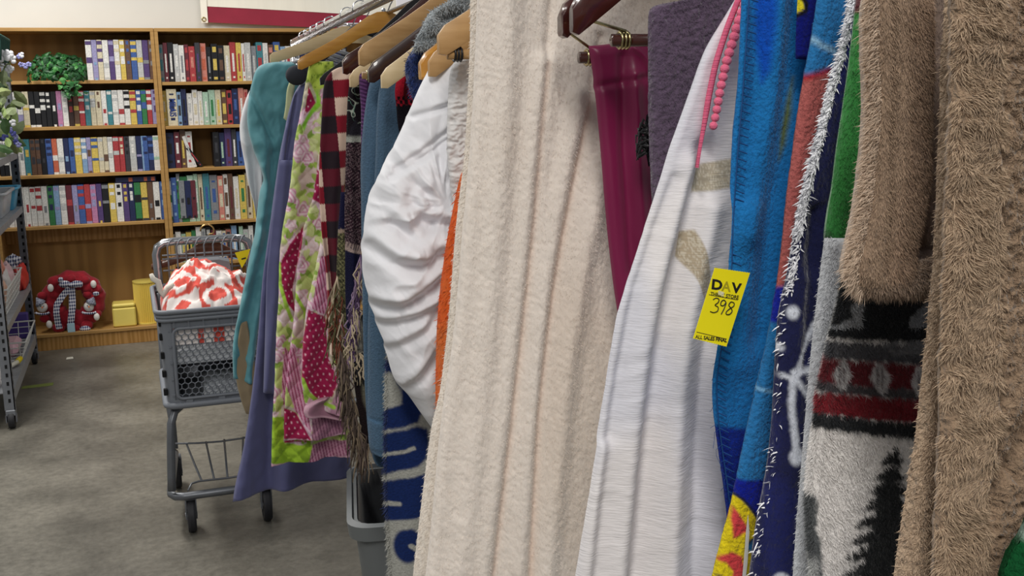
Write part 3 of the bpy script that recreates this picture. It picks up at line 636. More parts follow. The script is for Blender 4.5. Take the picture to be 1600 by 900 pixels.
def lump(name, c, rad, m, label, cat, seed=0, n=22):
    b = MB(); v = []; f = []
    for i in range(n + 1):
        for j in range(2 * n):
            th, ph = math.pi * i / n, math.pi * j / n; d = np.array([math.sin(th) * math.cos(ph), math.sin(th) * math.sin(ph), math.cos(th)])
            k = 1 + .38 * (float(fbm(d[0] * 2.2 + seed + 5, d[1] * 2.2 + d[2] * 1.7 + 9, seed)) - .5) * 2
            q = np.array(c) + d * np.array(rad) * k; v.append(q)
    for i in range(n):
        for j in range(2 * n): f.append((i * 2 * n + j, (i + 1) * 2 * n + j, (i + 1) * 2 * n + (j + 1) % (2 * n), i * 2 * n + (j + 1) % (2 * n)))
    zm = c[2] - rad[2] * .72; v = [(a, b_, max(z, zm)) for a, b_, z in v]
    return tag(b.add(v, f).build(name, m, None, True), label, cat)
TOY = lambda n, h: mat(n, h, .9, sheen=.2, bump=.4, bscale=150, noise=.15, nscale=50)
lump('stuffed_toy', (-.625, 5.45, .52), (.04, .09, .08), TOY('peach_plush', '#d8ab93'), 'peach soft toy at the near end of the tall wire basket', 'toy', 1)
lump('stuffed_toy', (-.63, 5.62, .535), (.045, .09, .09), TOY('white_plush', '#d9d5d4'), 'white soft toy heaped in the middle of the tall wire basket', 'toy', 2)
lump('stuffed_toy', (-.625, 5.79, .53), (.04, .08, .085), TOY('rose_plush', '#dcb9bd'), 'pale pink soft toy at the far end of the tall wire basket', 'toy', 3)
lump('stuffed_toy', (-.64, 5.55, .63), (.045, .08, .045), TOY('coral_plush', '#d98a74'), 'coral toy lying on top of the heap in the wire basket', 'toy', 4)
o = empty('bottle', (-.69, 5.46, .65), 'pale bottle with a yellow cap poking out of the wire basket', 'bottle')
M = Matrix.Translation((-.645, 5.72, .60)) @ Matrix.Rotation(-.5, 4, 'Y') @ Matrix.Rotation(.3, 4, 'X')
o.location = (-.645, 5.72, .60)
MB().lathe([(.026, 0), (.03, .004), (.03, .085), (.016, .1)], (-.645, 5.72, .60), 14, M.to_3x3()).build('bottle_body', mat('lilac_plastic', '#cfb9c4', .35), o, .7)
p = M @ Vector((0, 0, .1)); MB().lathe([(.02, 0), (.02, .04), (.017, .045)], tuple(p), 14, M.to_3x3()).build('cap', mat('yellow_plastic', '#e8d014', .35), o, .7)
lump('pouch', (-.585, 6.05, .50), (.035, .10, .075), mat('red_nylon', '#cf3a34', .5, bump=.2, bscale=40), 'red fabric pouch slumped at the far end of the second steel shelf', 'pouch', 6)
lump('cloth_roll', (-.61, 6.04, .585), (.035, .06, .04), GH, 'checked cloth roll stuffed above the red pouch', 'cloth', 8)
bk2 = wire_basket('wire_basket', (-.83, 5.55, .1655), (-.57, 6.05, .262), 'shallow white wire basket holding a pink pack on the lowest steel shelf', None, 5, 7, 3, .03)
MB_ = MB().box((-.80, 5.62, .171), (-.59, 5.88, .232), .02); tag(MB_.build('wrapped_pack', mat('pink_wrap', '#dfb6c1', .35, noise=.2, nscale=25, bump=.5, bscale=25), None, .6), 'shiny pink wrapped pack lying in the shallow wire basket', 'pack')
tag(MB().box((-.88, 6.10, .1655), (-.575, 6.16, .30), .004).build('storage_box', mat('purple_card', '#514089', .6), None), 'purple box standing behind the shallow wire basket', 'box')
b = MB()
for z in (.335, .375, .415): b.tube([(-.80, 6.155, z - .0), (-.64, 6.155, z), (-.61, 6.155, z)], .004, 6)
b.tube([(-.615, 6.155, .3015), (-.615, 6.155, .40), (-.63, 6.155, .425), (-.80, 6.155, .425)], .004, 6)
tag(b.build('wire_rack', mat('tan_wire', '#b79c80', .5), None), 'tan wire dish rack standing on the purple box', 'rack')
b = MB(); b.tube([(-.64, 5.28, .178), (-.575, 5.42, .19)], .011, 8)
o = tag(b.build('handle_brush', mat('cream_plastic', '#e3e0d2', .4), None, True), 'white handled tool with a yellow end on the lowest steel shelf', 'tool')
MB().tube([(-.575, 5.42, .19), (-.565, 5.47, .195)], .013, 8).build('yellow_tip', mat('yellow_plastic', ''), o, True)
for i, (y, lb) in enumerate(((5.0, 'nearest white folded bundle on the lowest steel shelf'), (5.13, 'white folded bundle behind the nearest one on the lowest steel shelf'))):
    lump('folded_bundle', (-.66, y + .05, .2), (.06, .05, .04), TOY('white_plush', ''), lb, 'cloth', 20 + i)
o = wire_basket('wire_basket', (-.86, 4.98, .4455), (-.62, 5.0, .55), 'narrow white wire rack at the near end of the second steel shelf', None, 6, 1, 6, .004) if False else None
# hanging basket and flower bush
gb = open_tub('wicker_basket', (-.84, 5.45, 1.6005), (-.515, 5.9, 1.715), mat('green_wicker', '#1f4d42', .7, bump=.8, bscale=90, bstretch=(.4, .4, 3)), 'dark green wicker basket on the top steel shelf', 'basket', .01)
b = MB()
for k in range(10): b.tube([(-.523, 5.47 + k * .045, 1.602), (-.508, 5.47 + k * .045, 1.715)], .005, 5)
b.build('wicker_stake', mat('green_wicker', ''), gb)
MB().tube([(-.53, 5.52, 1.71), (-.535, 5.54, 1.80), (-.55, 5.6, 1.84), (-.57, 5.7, 1.80), (-.57, 5.75, 1.71)], .008, 6).build('handle', mat('green_wicker', ''), gb, True)
r = random.Random(8); fb = empty('flower_bush', (-.7, 5.6, 1.15), 'bushy artificial plant with white and violet flowers on the fourth steel shelf', 'plant')
MB().lathe([(.05, .001), (.065, .09), (.07, .1), (.05, .1)], (-.75, 5.6, 1.15), 14).build('pot', mat('brown_pot', ''), fb, .6)
FL_ = [leaf_mesh('oval', mat('bush_leaf_%s' % n, h, .55, noise=.2, nscale=30)) for n, h in (('olive', '#7f8b57'), ('sage', '#9dac7e'), ('deep', '#4a6a3c'), ('lime', '#acc47a'))]
for i in range(210):
    p = Vector((r.uniform(-.74, -.53) + r.random() ** 3 * .06, r.uniform(5.35, 5.98), r.uniform(1.19, 1.57)))
    put_leaf(r.choice(FL_), p, Vector((r.uniform(-.1, .8), -1, r.uniform(-.3, .9))), r.uniform(.05, .10), fb, r)
b = MB()
for i in range(22):
    e = (r.uniform(-.66, -.53), r.uniform(5.3, 5.95), r.uniform(1.25, 1.58)); b.tube([(-.75, 5.6, 1.25), ((e[0] - .75) / 2, (e[1] + 5.6) / 2, e[2] + .03), e], .002, 4)
b.build('stem', mat('bush_leaf_deep', ''), fb)
PET = [mat('petal_white', '#e6e6ea', .6), mat('petal_violet', '#8d8ec2', .6), mat('petal_blue', '#4c4f96', .6)]
def flower(p, rr, m):
    b = MB()
    for k in range(5):
        a = k * 1.2566 + r.random(); b.ball((p[0] + rr * .6 * math.cos(a), p[1], p[2] + rr * .6 * math.sin(a)), rr * .55, 6, 4, (1, .4, 1))
    b.build('flower', m, fb, True)
for px, py, rr, k in ((5, 88, .03, 0), (13, 85, .022, 0), (20, 93, .018, 0), (31, 88, .014, 1), (34, 86, .012, 0), (40, 103, .013, 1), (45, 101, .012, 1), (33, 101, .012, 1), (14, 108, .018, 0), (17, 107, .014, 0), (3, 195, .02, 0), (8, 215, .016, 2), (3, 212, .018, 2), (14, 202, .015, 1), (20, 208, .014, 2), (25, 222, .013, 2), (29, 226, .013, 1), (20, 192, .015, 0), (2, 230, .018, 0), (10, 228, .014, 1), (6, 180, .018, 0), (24, 214, .013, 1)):
    flower(ony(px, py, 5.5 + r.random() * .12), rr, PET[k])

# ---------------------------------------------------------------- shopping cart
ct = empty('shopping_cart', (.225, 3.68, 0), 'grey plastic-basket shopping cart parked in the aisle in front of the bookcases', 'cart')
CX0, CX1, CY0, CY1, ZB, ZT = .045, .41, 3.42, 3.95, .432, .742
def rrect(x0, x1, y0, y1, z, rr, n=6):
    o = []
    for cx, cy, a0 in ((x1 - rr, y1 - rr, 0), (x0 + rr, y1 - rr, 1), (x0 + rr, y0 + rr, 2), (x1 - rr, y0 + rr, 3)):
        for k in range(n): a = (a0 + k / (n - 1)) * math.pi / 2; o.append((cx + rr * math.cos(a), cy + rr * math.sin(a), z))
    return o
def shell(z0, z1, e0, e1, t, m, name, parent, f_open=None):
    b = MB(); n = 24; v = []
    for e, z in ((e0, z0), (e1, z1), (e1 + t, z1), (e0 + t, z0)): v += rrect(CX0 + e, CX1 - e, CY0 + e, CY1 - e, z, .035)
    f = [(i * n + k, i * n + (k + 1) % n, ((i + 1) % 4) * n + (k + 1) % n, ((i + 1) % 4) * n + k) for i in range(4) for k in range(n)]
    if f_open: f = [q for q in f if not f_open(np.mean([v[i] for i in q], 0))]
    return b.add(v, f).build(name, m, parent, .6)
fo = lambda c: c[1] < CY0 + .02 and CX0 + .05 < c[0] < CX1 - .05
sides = shell(ZB + .002, ZT - .03, .012, .004, .005, CARTP, 'basket_wall', ct, fo)
b = MB(); b.add(rrect(CX0 + .012, CX1 - .012, CY0 + .012, CY1 - .012, ZB + .004, .035) + rrect(CX0 + .012, CX1 - .012, CY0 + .012, CY1 - .012, ZB + .012, .035), [tuple(range(23, -1, -1)), tuple(range(24, 48))] + [(k, (k + 1) % 24, 24 + (k + 1) % 24, 24 + k) for k in range(24)])
b.build('basket_floor', CARTP, ct)
for i, (z, e) in enumerate(((ZT, -.003), (ZT - .014, .0), (ZT - .026, -.001))):
    MB().tube(rrect(CX0 + e, CX1 - e, CY0 + e, CY1 - e, z, .035), .0065 if i else .008, 8, True).build('rim_band', CARTP, ct, True)
MB().tube(rrect(CX0 + .008, CX1 - .008, CY0 + .008, CY1 - .008, ZB + .004, .035), .011, 8, True).build('lower_band', CARTP, ct, True)
# front frame with the hexagon grille
GX0, GX1, GZ0, GZ1, gy = .093, .362, .462, .682, CY0 + .008
b = MB()
for x0, x1, z0, z1 in ((CX0 + .034, GX0 - .012, ZB, ZT - .03), (GX1 + .012, CX1 - .034, ZB, ZT - .03), (GX0 - .012, GX1 + .012, GZ1 + .006, ZT - .03), (GX0 - .012, GX1 + .012, ZB, GZ0 - .006)):
    b.box((x0, gy, z0), (x1, gy + .006, z1))
b.build('front_panel', CARTP, ct)
MB().tube([(x, gy - .002, z) for x, y, z in [(p[0], 0, p[1]) for p in [(q[0], q[1]) for q in rrect(GX0 - .004, GX1 + .004, GZ0 - .004, GZ1 + .004, 0, .018)]]], .0055, 6, True).build('grille_frame', CARTP, ct, True)
b = MB(); rh = .0118; dx = rh * math.sqrt(3); seen = set()
i0 = 0
for ri in range(int((GZ1 - GZ0) / (rh * 1.5)) + 2):
    for ci in range(int((GX1 - GX0) / dx) + 2):
        cx = GX0 + ci * dx + (dx / 2 if ri % 2 else 0); cz = GZ0 + ri * rh * 1.5
        vs_ = [(cx + rh * math.sin(k * math.pi / 3), cz + rh * math.cos(k * math.pi / 3)) for k in range(6)]
        for k in range(6):
            a, e = vs_[k], vs_[(k + 1) % 6]; key = tuple(sorted(((round(a[0], 4), round(a[1], 4)), (round(e[0], 4), round(e[1], 4)))))
            if key in seen: continue
            seen.add(key)
            if not (GX0 - .003 < (a[0] + e[0]) / 2 < GX1 + .003 and GZ0 - .003 < (a[1] + e[1]) / 2 < GZ1 + .003): continue
            b.tube([(a[0], gy + .002, a[1]), (e[0], gy + .002, e[1])], .0018, 4)
o = b.build('hexagon_grille', CARTP, ct); o['kind'] = 'stuff'
for x in np.linspace(GX0 + .0, GX1, 7): MB().box((x - .0025, gy - .004, GZ1 + .008), (x + .0025, gy, ZT - .034)).build('rib', CARTP, ct)
for z in np.linspace(GZ0 + .01, GZ1, 5):
    for x in (GX0 - .02, GX1 + .012): MB().box((x, gy - .004, z - .003), (x + .008, gy, z + .003)).build('rib', CARTP, ct)
for z in (.47, .53, .59, .65, .695): 
    for x in (CX0 + .004, CX1 - .0125): MB().box((x - .002, CY0 + .02, z), (x + .0105, CY0 + .036, z + .022), .002).build('corner_slot', VOID, ct)
for x in (GX0 + .02, GX0 + .12, GX0 + .22): MB().box((x, gy - .006, ZB + .004), (x + .022, gy, ZB + .022), .002).build('clip', CARTP, ct)
# tubular chassis
for sx in (0, 1):
    X = lambda x: x if sx == 0 else CX0 + CX1 - x
    MB().tube([(X(.095), CY0 + .06, ZB - .012), (X(.075), CY0 + .045, ZB - .025), (X(.062), CY0 + .035, ZB - .06), (X(.056), CY0 + .026, .30), (X(.05), CY0 + .02, .20), (X(.048), CY0 + .015, .155)], .0135, 10).build('front_leg', CARTM, ct, True)
    MB().tube([(X(.062), CY1 - .02, ZT - .02), (X(.062), CY1 + .0, ZB - .05), (X(.075), CY1 - .01, .25), (X(.075), CY1 - .06, .15)], .013, 8).build('rear_leg', CARTM, ct, True)
b = MB(); yb = CY0 + .018
b.tube([(.075, CY1 - .06, .135), (.047, yb + .08, .132), (.046, yb + .03, .132), (.058, yb + .004, .131), (.085, yb - .004, .13), (.37, yb - .004, .13), (.397, yb + .004, .131), (.409, yb + .03, .132), (.408, yb + .08, .132), (.38, CY1 - .06, .135)], .0135, 10); b.build('base_tube', CARTM, ct, True)
b = MB(); y1 = 3.72
p = [(.075, y1, .222), (.15, y1, .214), (.228, y1, .21), (.30, y1, .212), (.385, y1, .222)]; b.tube(p, .0035, 6)
b.tube([(.098, 3.47, .135), (.112, 3.50, .147), (.135, 3.505, .15), (.228, 3.505, .148), (.32, 3.505, .15), (.345, 3.5, .147), (.36, 3.47, .135)], .0035, 6)
for a, e in ((.113, .145), (.178, .185), (.24, .228), (.305, .275), (.35, .31)): b.tube([(a, y1, .215), ((a + e) / 2, 3.61, .18), (e, 3.505, .15)], .0035, 6)
b.build('lower_wire_rack', CARTM, ct, True)
for x, y, rr, nm in ((.103, 3.455, .057, 'front_caster'), (.345, 3.455, .057, 'front_caster'), (.078, 3.9, .06, 'rear_caster'), (.377, 3.9, .06, 'rear_caster')):
    k = MB(); k.box((x - .018, y - .02, .112), (x + .018, y + .022, .121), .002)
    for s_ in (-.018, .014): k.prism([(x + s_, y - .022, .118), (x + s_, y + .024, .118), (x + s_, y + .014, .045), (x + s_, y - .012, .045)], (.004, 0, 0))
    k = k.build(nm, DSTEEL, ct)
    MB().lathe([(.012, -.011), (rr - .018, -.011), (rr - .016, -.013), (rr - .004, -.013), (rr, -.006), (rr, .006), (rr - .004, .013), (rr - .016, .013), (rr - .018, .011), (.012, .011)], (x, y, rr), 24, Matrix.Rotation(math.radians(90), 3, 'Y')).build('wheel', RUB, k, .5)
    MB().lathe([(.009, -.019), (.009, .019)], (x, y, rr), 10, Matrix.Rotation(math.radians(90), 3, 'Y')).build('axle', STEEL, k)
hy = CY1 + .01
MB().tube([(.072, hy, .60), (.068, hy, .78), (.066, hy, .855), (.073, hy, .882), (.095, hy, .896), (.13, hy, .899), (.33, hy, .899), (.365, hy, .896), (.386, hy, .882), (.393, hy, .855), (.39, hy, .78), (.386, hy, .6)], .0145, 12).build('handle', mat('polished_tube', '#a3a5a8', .22, metal=.9), ct, True)
b = MB(); wy = CY1 - .03
for x in np.linspace(.105, .355, 9):
    b.tube([(x, wy, .70), (x, wy, .885), (x + .012, wy - .0, .907), (x + .02, wy + .01, .909)], .0032, 6)
for z in (.80, .842, .855): b.tube([(.085, wy + .004, z), (.375, wy + .004, z)], .0032, 6)
o = b.build('seat_back_wires', DSTEEL, ct, True)
MB().prism([(.15, 3.80, .80), (.31, 3.80, .80), (.305, 3.80, .835), (.27, 3.80, .845), (.2, 3.80, .845), (.16, 3.80, .835)], (0, .012, .01)).build('seat_flap', mat('seat_grey', '#6a6d73', .5), ct)
# things in the cart
wh = empty('wooden_hanger', (.25, 3.992, .93), 'dark walnut hanger hung behind the handle of the shopping cart', 'hanger')
tp_ = [(0, .888), (.03, .886), (.06, .866), (.10, .846), (.15, .832), (.195, .822), (.205, .815)]; hh_ = [.052, .052, .034, .028, .027, .026, .016]; v = []
rg = [(-x, z, h) for (x, z), h in zip(tp_[::-1], hh_[::-1])] + [(x, z, h) for (x, z), h in list(zip(tp_, hh_))[1:]]
for x, z, h in rg:
    for dy, dz in ((-.011, -.35), (-.007, 0), (.007, 0), (.011, -.35), (.011, -.65), (.007, -1), (-.007, -1), (-.011, -.65)): v.append((.252 + x, 3.994 + dy, z + dz * h))
q = len(rg); MB().add(v, [(i * 8 + k, i * 8 + (k + 1) % 8, i * 8 + 8 + (k + 1) % 8, i * 8 + 8 + k) for i in range(q - 1) for k in range(8)] + [tuple(range(7, -1, -1)), tuple((q - 1) * 8 + k for k in range(8))]).build('arms', WALN, wh, .7)
MB().tube([(.252, 3.994, .886), (.252, 3.994, .908), (.258, 3.992, .915)] + [(.249 + .024 * math.cos(a), 3.988, .928 + .022 * math.sin(a)) for a in np.linspace(-.6, 3.2, 11)], .003, 8).build('hook', mat('gold_hook', '#c9a56a', .25, metal=1), wh, True)
def heap(name, x0, x1, y0, y1, ztop, zbot, seed, amp, paint, label, cat, m, n=110):
    X, Y = np.meshgrid(np.linspace(0, 1, n), np.linspace(0, 1, n)); e = np.sin(np.pi * np.clip(X, .0, 1)) ** .22 * np.sin(np.pi * np.clip(Y, 0, 1)) ** .22
    xx = x0 + (x1 - x0) * X; yy = y0 + (y1 - y0) * Y
    wx = fbm(X * 3, Y * 3, seed + 1) * 1.6; rid = 1 - np.abs(2 * fbm(X * 3.2 + wx, Y * 3.2 - wx, seed, 3) - 1) * 2.2
    fine = fbm(X * 11 + wx * 2, Y * 11, seed + 3, 3) - .5
    zz = zbot + (ztop(X, Y) - zbot) * e + (rid * amp + fine * amp * 1.1) * e ** 2
    V = np.stack([xx, yy, zz], 2).reshape(-1, 3); i = np.arange(n * n).reshape(n, n); f = np.stack([i[:-1, :-1], i[:-1, 1:], i[1:, 1:], i[1:, :-1]], 2).reshape(-1, 4)
    rim = np.concatenate([i[0, :], i[1:, -1], i[-1, -2::-1], i[-2:0:-1, 0]]); Vb = V[rim].copy(); Vb[:, 2] = zbot - .03; q = len(V); k = len(rim)
    fl = [tuple(int(a) for a in t) for t in f] + [(int(rim[j]), q + j, q + (j + 1) % k, int(rim[(j + 1) % k])) for j in range(k)] + [tuple(q + j for j in range(k))]
    me = bpy.data.meshes.new(name); me.from_pydata(np.concatenate([V, Vb]).tolist(), [], fl); C = paint(xx, yy, X, Y, zz).reshape(-1, 3); C = np.concatenate([C, C[rim]])
    ca = me.attributes.new('Col', 'FLOAT_COLOR', 'POINT'); ca.data.foreach_set('color', np.c_[C, np.ones(len(C))].ravel()); me.materials.append(m)
    me.polygons.foreach_set('use_smooth', [True] * len(fl)); return tag(link(name, me), label, cat)
def coral(xx, yy, X, Y, zz):
    a = xx * 1 + fbm(X * 4, Y * 4, 5) * .05; c_ = yy * .8 + zz * .5 + fbm(X * 4, Y * 4, 6) * .06
    C = np.ones(xx.shape + (3,)) * lin('#ece3de'); s_ = .105
    gx, gz = (a / s_) % 1 - .5, (c_ / s_) % 1 - .5; rr = np.hypot(gx, gz)
    m = np.where(((np.floor(a / s_) + np.floor(c_ / s_)) % 2) == 0, (rr < .27) | ((rr > .40) & (np.abs(gx) > .2)), (np.abs(gx) + .25 < .5 - np.abs(gz) * .9) | (gz > .38))
    C[m] = lin('#d5564a'); return C
heap('tablecloth', .062, .395, 3.445, 3.86, lambda X, Y: .775 + .035 * np.sin(np.pi * X ** .8) * (.4 + .9 * Y) + .03 * Y, .66, 4, .052, coral, 'crumpled coral and white patterned fabric heaped in the cart', 'fabric', COTTON)
heap('clear_bag', .075, .385, 3.45, 3.80, lambda X, Y: .655 + .01 * X, .595, 9, .02, lambda xx, yy, X, Y, zz: np.ones(xx.shape + (3,)) * lin('#b9bcc0'), 'pale crumpled bag under the patterned fabric in the cart', 'bag', mat('crumpled_bag', attr=True, rough=.3), 60)
heap('clear_bag', .17, .36, 3.46, 3.75, lambda X, Y: .50 + .0 * X, .475, 15, .015, lambda xx, yy, X, Y, zz: np.ones(xx.shape + (3,)) * lin('#a9adb2'), 'small grey bag on the floor of the cart basket', 'bag', mat('crumpled_bag', attr=True), 50)
b = MB(); b.tube([tuple(ony(x, y, 3.56)) for x, y in ((236, 428), (239, 436), (247, 440), (250, 452), (254, 462), (262, 450), (272, 444))], [.006, .009, .010, .010, .012, .010, .007], 8)
tag(b.build('lace_trim', mat('cream_lace', '#ddd7cb', .9, bump=.8, bscale=150), None, True), 'cream lace edging hanging over the cart rim beside the handle', 'lace')
YT = mat('yellow_card', '#ecd512', .6); INK = mat('black_ink', '#141414', .6)
tg = empty('price_tag', tuple(ony(380, 405, 3.6)), 'yellow price tag sticking up from the cart beside the teal comforter', 'tag')
q = [ony(x, y, yy) for x, y, yy in ((367, 395, 3.6), (391, 389, 3.6), (386, 405, 3.6), (378, 419, 3.6))]; MB().prism(q, (0, .0008, 0)).build('card', YT, tg)
MB().prism([ony(x, y, 3.5985) for x, y in ((377, 404), (384, 402), (384.5, 404), (377.5, 406))], (0, .0005, 0)).build('printed_mark', INK, tg)
# ---------------------------------------------------------------- tote under the rack
tb = empty('storage_tote', tuple(P(2.5, .55, 0)), 'grey open plastic tote with a black liner standing under the rack', 'tote')
TG = mat('tote_grey', '#6d7172', .5, bump=.1, bscale=400)
ty = math.radians(9); tu = LD * math.cos(ty) - RD * math.sin(ty); tv = RD * math.cos(ty) + LD * math.sin(ty); T0 = P(2.255, .318, 0)
def trect(u0, u1, v0, v1, z, rr=.05): return [T0 + tu * x + tv * y + ZD * z for x, y, _ in rrect(u0, u1, v0, v1, 0, rr)]
def tote_part(name, rows, m, closed, cap=False, smooth=.6):
    n = 24; v = []; q = len(rows)
    for e, z in rows: v += trect(e, .42 - e, e, .42 - e, z)
    f = [(i * n + k, i * n + (k + 1) % n, ((i + 1) % q) * n + (k + 1) % n, ((i + 1) % q) * n + k) for i in range(q if closed else q - 1) for k in range(n)]
    if cap: f += [tuple((q - 1) * n + k for k in range(n))]
    if cap == 2: f += [tuple(range(n - 1, -1, -1))]
    MB().add(v, f).build(name, m, tb, smooth)
tote_part('tub', [(.055, .0), (.05, .008), (.012, .43), (.02, .43), (.06, .012)], TG, False, 2)
tote_part('rim', [(.0, .40), (-.004, .435), (.008, .44), (.014, .40)], TG, True)
tote_part('liner', [(.021, .425), (.024, .43), (.05, .34), (.08, .28)], mat('black_liner', '#0f0f11', .35), False, 1, True)
# scraps on the floor
p = onz(58, 603, 0); tag(MB().prism([(p[0] - .07, p[1] - .035, .0005), (p[0] + .075, p[1] - .025, .0005), (p[0] + .075, p[1] + .035, .0005), (p[0] - .07, p[1] + .02, .0005)], (0, 0, .0006)).build('floor_tape', mat('green_tape', '#74803f', .6), None), 'short strip of green tape stuck to the concrete floor', 'tape')
p = onz(109, 560, 0); tag(MB().prism([(p[0] - .018, p[1] - .02, .0005), (p[0] + .02, p[1] - .015, .0005), (p[0] + .015, p[1] + .02, .003), (p[0] - .015, p[1] + .012, .004)], (0, 0, .001)).build('paper_scrap', mat('cream_plastic', ''), None), 'tiny pale paper scrap on the floor before the wreath', 'scrap')

# ---------------------------------------------------------------- clothes rack
RA, RZ = .525, 1.63
rk = empty('clothes_rack', tuple(P(2.3, RA, 0)), 'long chrome clothes rack carrying a row of hung blankets', 'rack')
MB().tube([P(-.3, RA, RZ), P(4.62, RA, RZ)], .0155, 14).build('rail', CHROME, rk, True)
MB().tube([P(-.3, RA + .012, RZ - .034), P(4.62, RA + .012, RZ - .034)], .0055, 8).build('lower_rod', CHROME, rk, True)
for s in (-.3, 4.62):
    MB().tube([P(s, RA, RZ + .01), P(s, RA, .06)], .0155, 12).build('upright', CHROME, rk, True)
    MB().tube([P(s, RA - .2, .05), P(s, RA + .22, .05)], .0155, 12).build('foot', CHROME, rk, True)
    for a in (RA - .18, RA + .2): MB().ball(P(s, a, .018), .018, 10, 6).build('glide', RUB, rk, True)

def hanger(s, tip, m, label, hk=CHROME, zn=1.592, h0=.05, h1=.03, th=.013, bow=.018, bar=None, yaw=0, tipcap=False, name='wooden_hanger', barm=None, wire=BRASS, short=1.0):
    t = empty(name, tuple(P(s, RA, RZ)), label, 'hanger', 'hangers on the clothes rack')
    at, zt = az(*tip, s); hl = RA - at; zt = zt + h1 * .5
    T = np.array([0, .08, .18, .3, .45, .6, .75, .88, .96, 1.0]); G = np.array([1, .985, .9, .74, .55, .385, .235, .11, .035, 0])
    H = np.interp(T, [0, .1, .3, 1], [h0 * 1.0, h0 * .95, h0 * .72, h1]); b = MB(); rings = []
    for sg in (-1, 1):
        for i in (range(len(T) - 1, -1, -1) if sg < 0 else range(1, len(T))):
            if sg < 0 or True: rings.append((sg * T[i], zt + (zn - zt) * G[i], H[i], T[i]))
    v = []
    for q, (x, zt_, hh, tt) in enumerate(rings):
        k = {1.0: .62}.get(tt, 1); cz = zt_ - hh / 2; hh = hh * k; tw = th * (.8 if tt == 1 else 1)
        a = RA + x * hl; ss = s - bow * tt * tt - yaw * x; c = .32
        for dx, dz in ((-.5, -.5 + c * .4), (-.5 + c * .5, -.5), (.5 - c * .5, -.5), (.5, -.5 + c * .4), (.5, .5 - c * .4), (.5 - c * .5, .5), (-.5 + c * .5, .5), (-.5, .5 - c * .4)): v.append(P(ss + dx * tw, a, cz + dz * hh))
    n = 8; m_ = len(rings); f = [(i * n + k, i * n + (k + 1) % n, (i + 1) * n + (k + 1) % n, (i + 1) * n + k) for i in range(m_ - 1) for k in range(n)] + [tuple(range(n - 1, -1, -1)), tuple((m_ - 1) * n + k for k in range(n))]
    b.add(v, f).build('arms', m, t, .7)
    hp = [(0, zn - .012), (0, RZ - .036), (.010, RZ - .032)] + [(.0235 * math.cos(a), RZ + .0235 * math.sin(a)) for a in np.linspace(-.75, 3.5, 12)]
    MB().tube([P(s, RA + x, z) for x, z in hp], .0017, 6).build('hook', hk, t, True)
    MB().lathe([(.005, -.004), (.005, .005), (.003, .008)], tuple(P(s, RA, zn)), 8).build('ferrule', hk, t)
    if bar:                                        # trouser bar hung from two wires
        ab, zb = az(*bar, s); e = RA - ab; MB().tube([P(s, RA - e, zb), P(s, RA + e, zb)], .0062, 10).build('bar', barm or m, t, True)
        for sg in (-1, 1):
            w_ = MB(); a0 = RA + sg * hl * .86; a1 = RA + sg * (e - .012); z0 = zt + (zn - zt) * .15 - h1 * .6
            w_.tube([P(s - bow * .7, a0, z0), P(s - .004, a0 + sg * .004, z0 - (z0 - zb) * .45), P(s - .006, a1, zb + .008)], .0016, 6)
            for j in range(3): w_.tube([P(s + .0078 * math.sin(a), a1 + (j - 1) * .0038, zb + .0078 * math.cos(a)) for a in np.linspace(0, 6.28, 9)[:-1]], .0016, 5, True)
            w_.build('bar_wire', wire, t, True)
    return t
hanger(3.2, (421, 92), PALE, 'pale flat wooden hanger farthest down the rail, above the teal comforter', zn=1.60)
hanger(2.66, (464, 102), ORNG, 'honey-coloured wooden hanger above the lime end of the floral quilt', zn=1.598)
h = hanger(2.98, (466, 117), BLKF, 'hanger with a black padded round end holding the lavender comforter', name='padded_hanger', th=.03, h0=.03, h1=.034)
a_, z_ = az(462, 118, 2.98); MB().ball(P(2.96, a_, z_), .027, 14, 9, (1.1, .9, 1)).build('shoulder_pad', BLKF, h, True)
hanger(2.2, (500, 128), BLKV, 'slim black velvet hanger between the honey hanger and the red checks', name='velvet_hanger', th=.007, h0=.03, h1=.022, bow=0)
hanger(2.05, (533, 106), MAHO, 'short-ended reddish brown hanger above the buffalo check flannel', h1=.036)
hanger(1.93, (545, 128), PALE, 'pale wooden hanger low over the dark tapestry throw', zn=1.585, bow=.01)
hanger(1.8, (556, 92), TAN, 'thick tan wooden hanger with a brass wire at its end, centre of the hanger row', bar=(566, 118), barm=TAN, th=.018, h0=.052, h1=.036, bow=.03, zn=1.60)
hanger(1.70, (574, 119), DKBR, 'dark brown wooden hanger just above the grey-blue fleece', h1=.032, bow=.008)
hanger(1.60, (595, 128), PALE, 'pale straight hanger whose end rests on the grey-blue fleece', zn=1.585, h1=.03, bow=.004)
hanger(1.40, (648, 112), ORNG, 'honey-coloured curved hanger beside the navy plush, with a thick rounded end', th=.022, h1=.035, bow=.03)
hanger(1.33, (668, 108), TAN, 'tan hanger tucked behind the curved honey one at the white comforter', h1=.03, bow=.006)
hanger(1.22, (683, 70), TAN, 'flat tan hanger with a dark coiled wire and dowel above the white quilt', bar=(699, 85), barm=TAN, wire=BLKP, h1=.034, bow=.004, zn=1.60)
hanger(1.045, (862, 42), MAHO, 'glossy mahogany hanger nearest the cream blanket, its thick end facing out', bar=(905, 90), barm=MAHO, th=.02, h1=.034, bow=.025)
hanger(.955, (890, 32), MAHO, 'glossy dark mahogany hanger with brass wire in front of the other dark one', bar=(956, 63), barm=MAHO, h1=.036, bow=.004, th=.012)
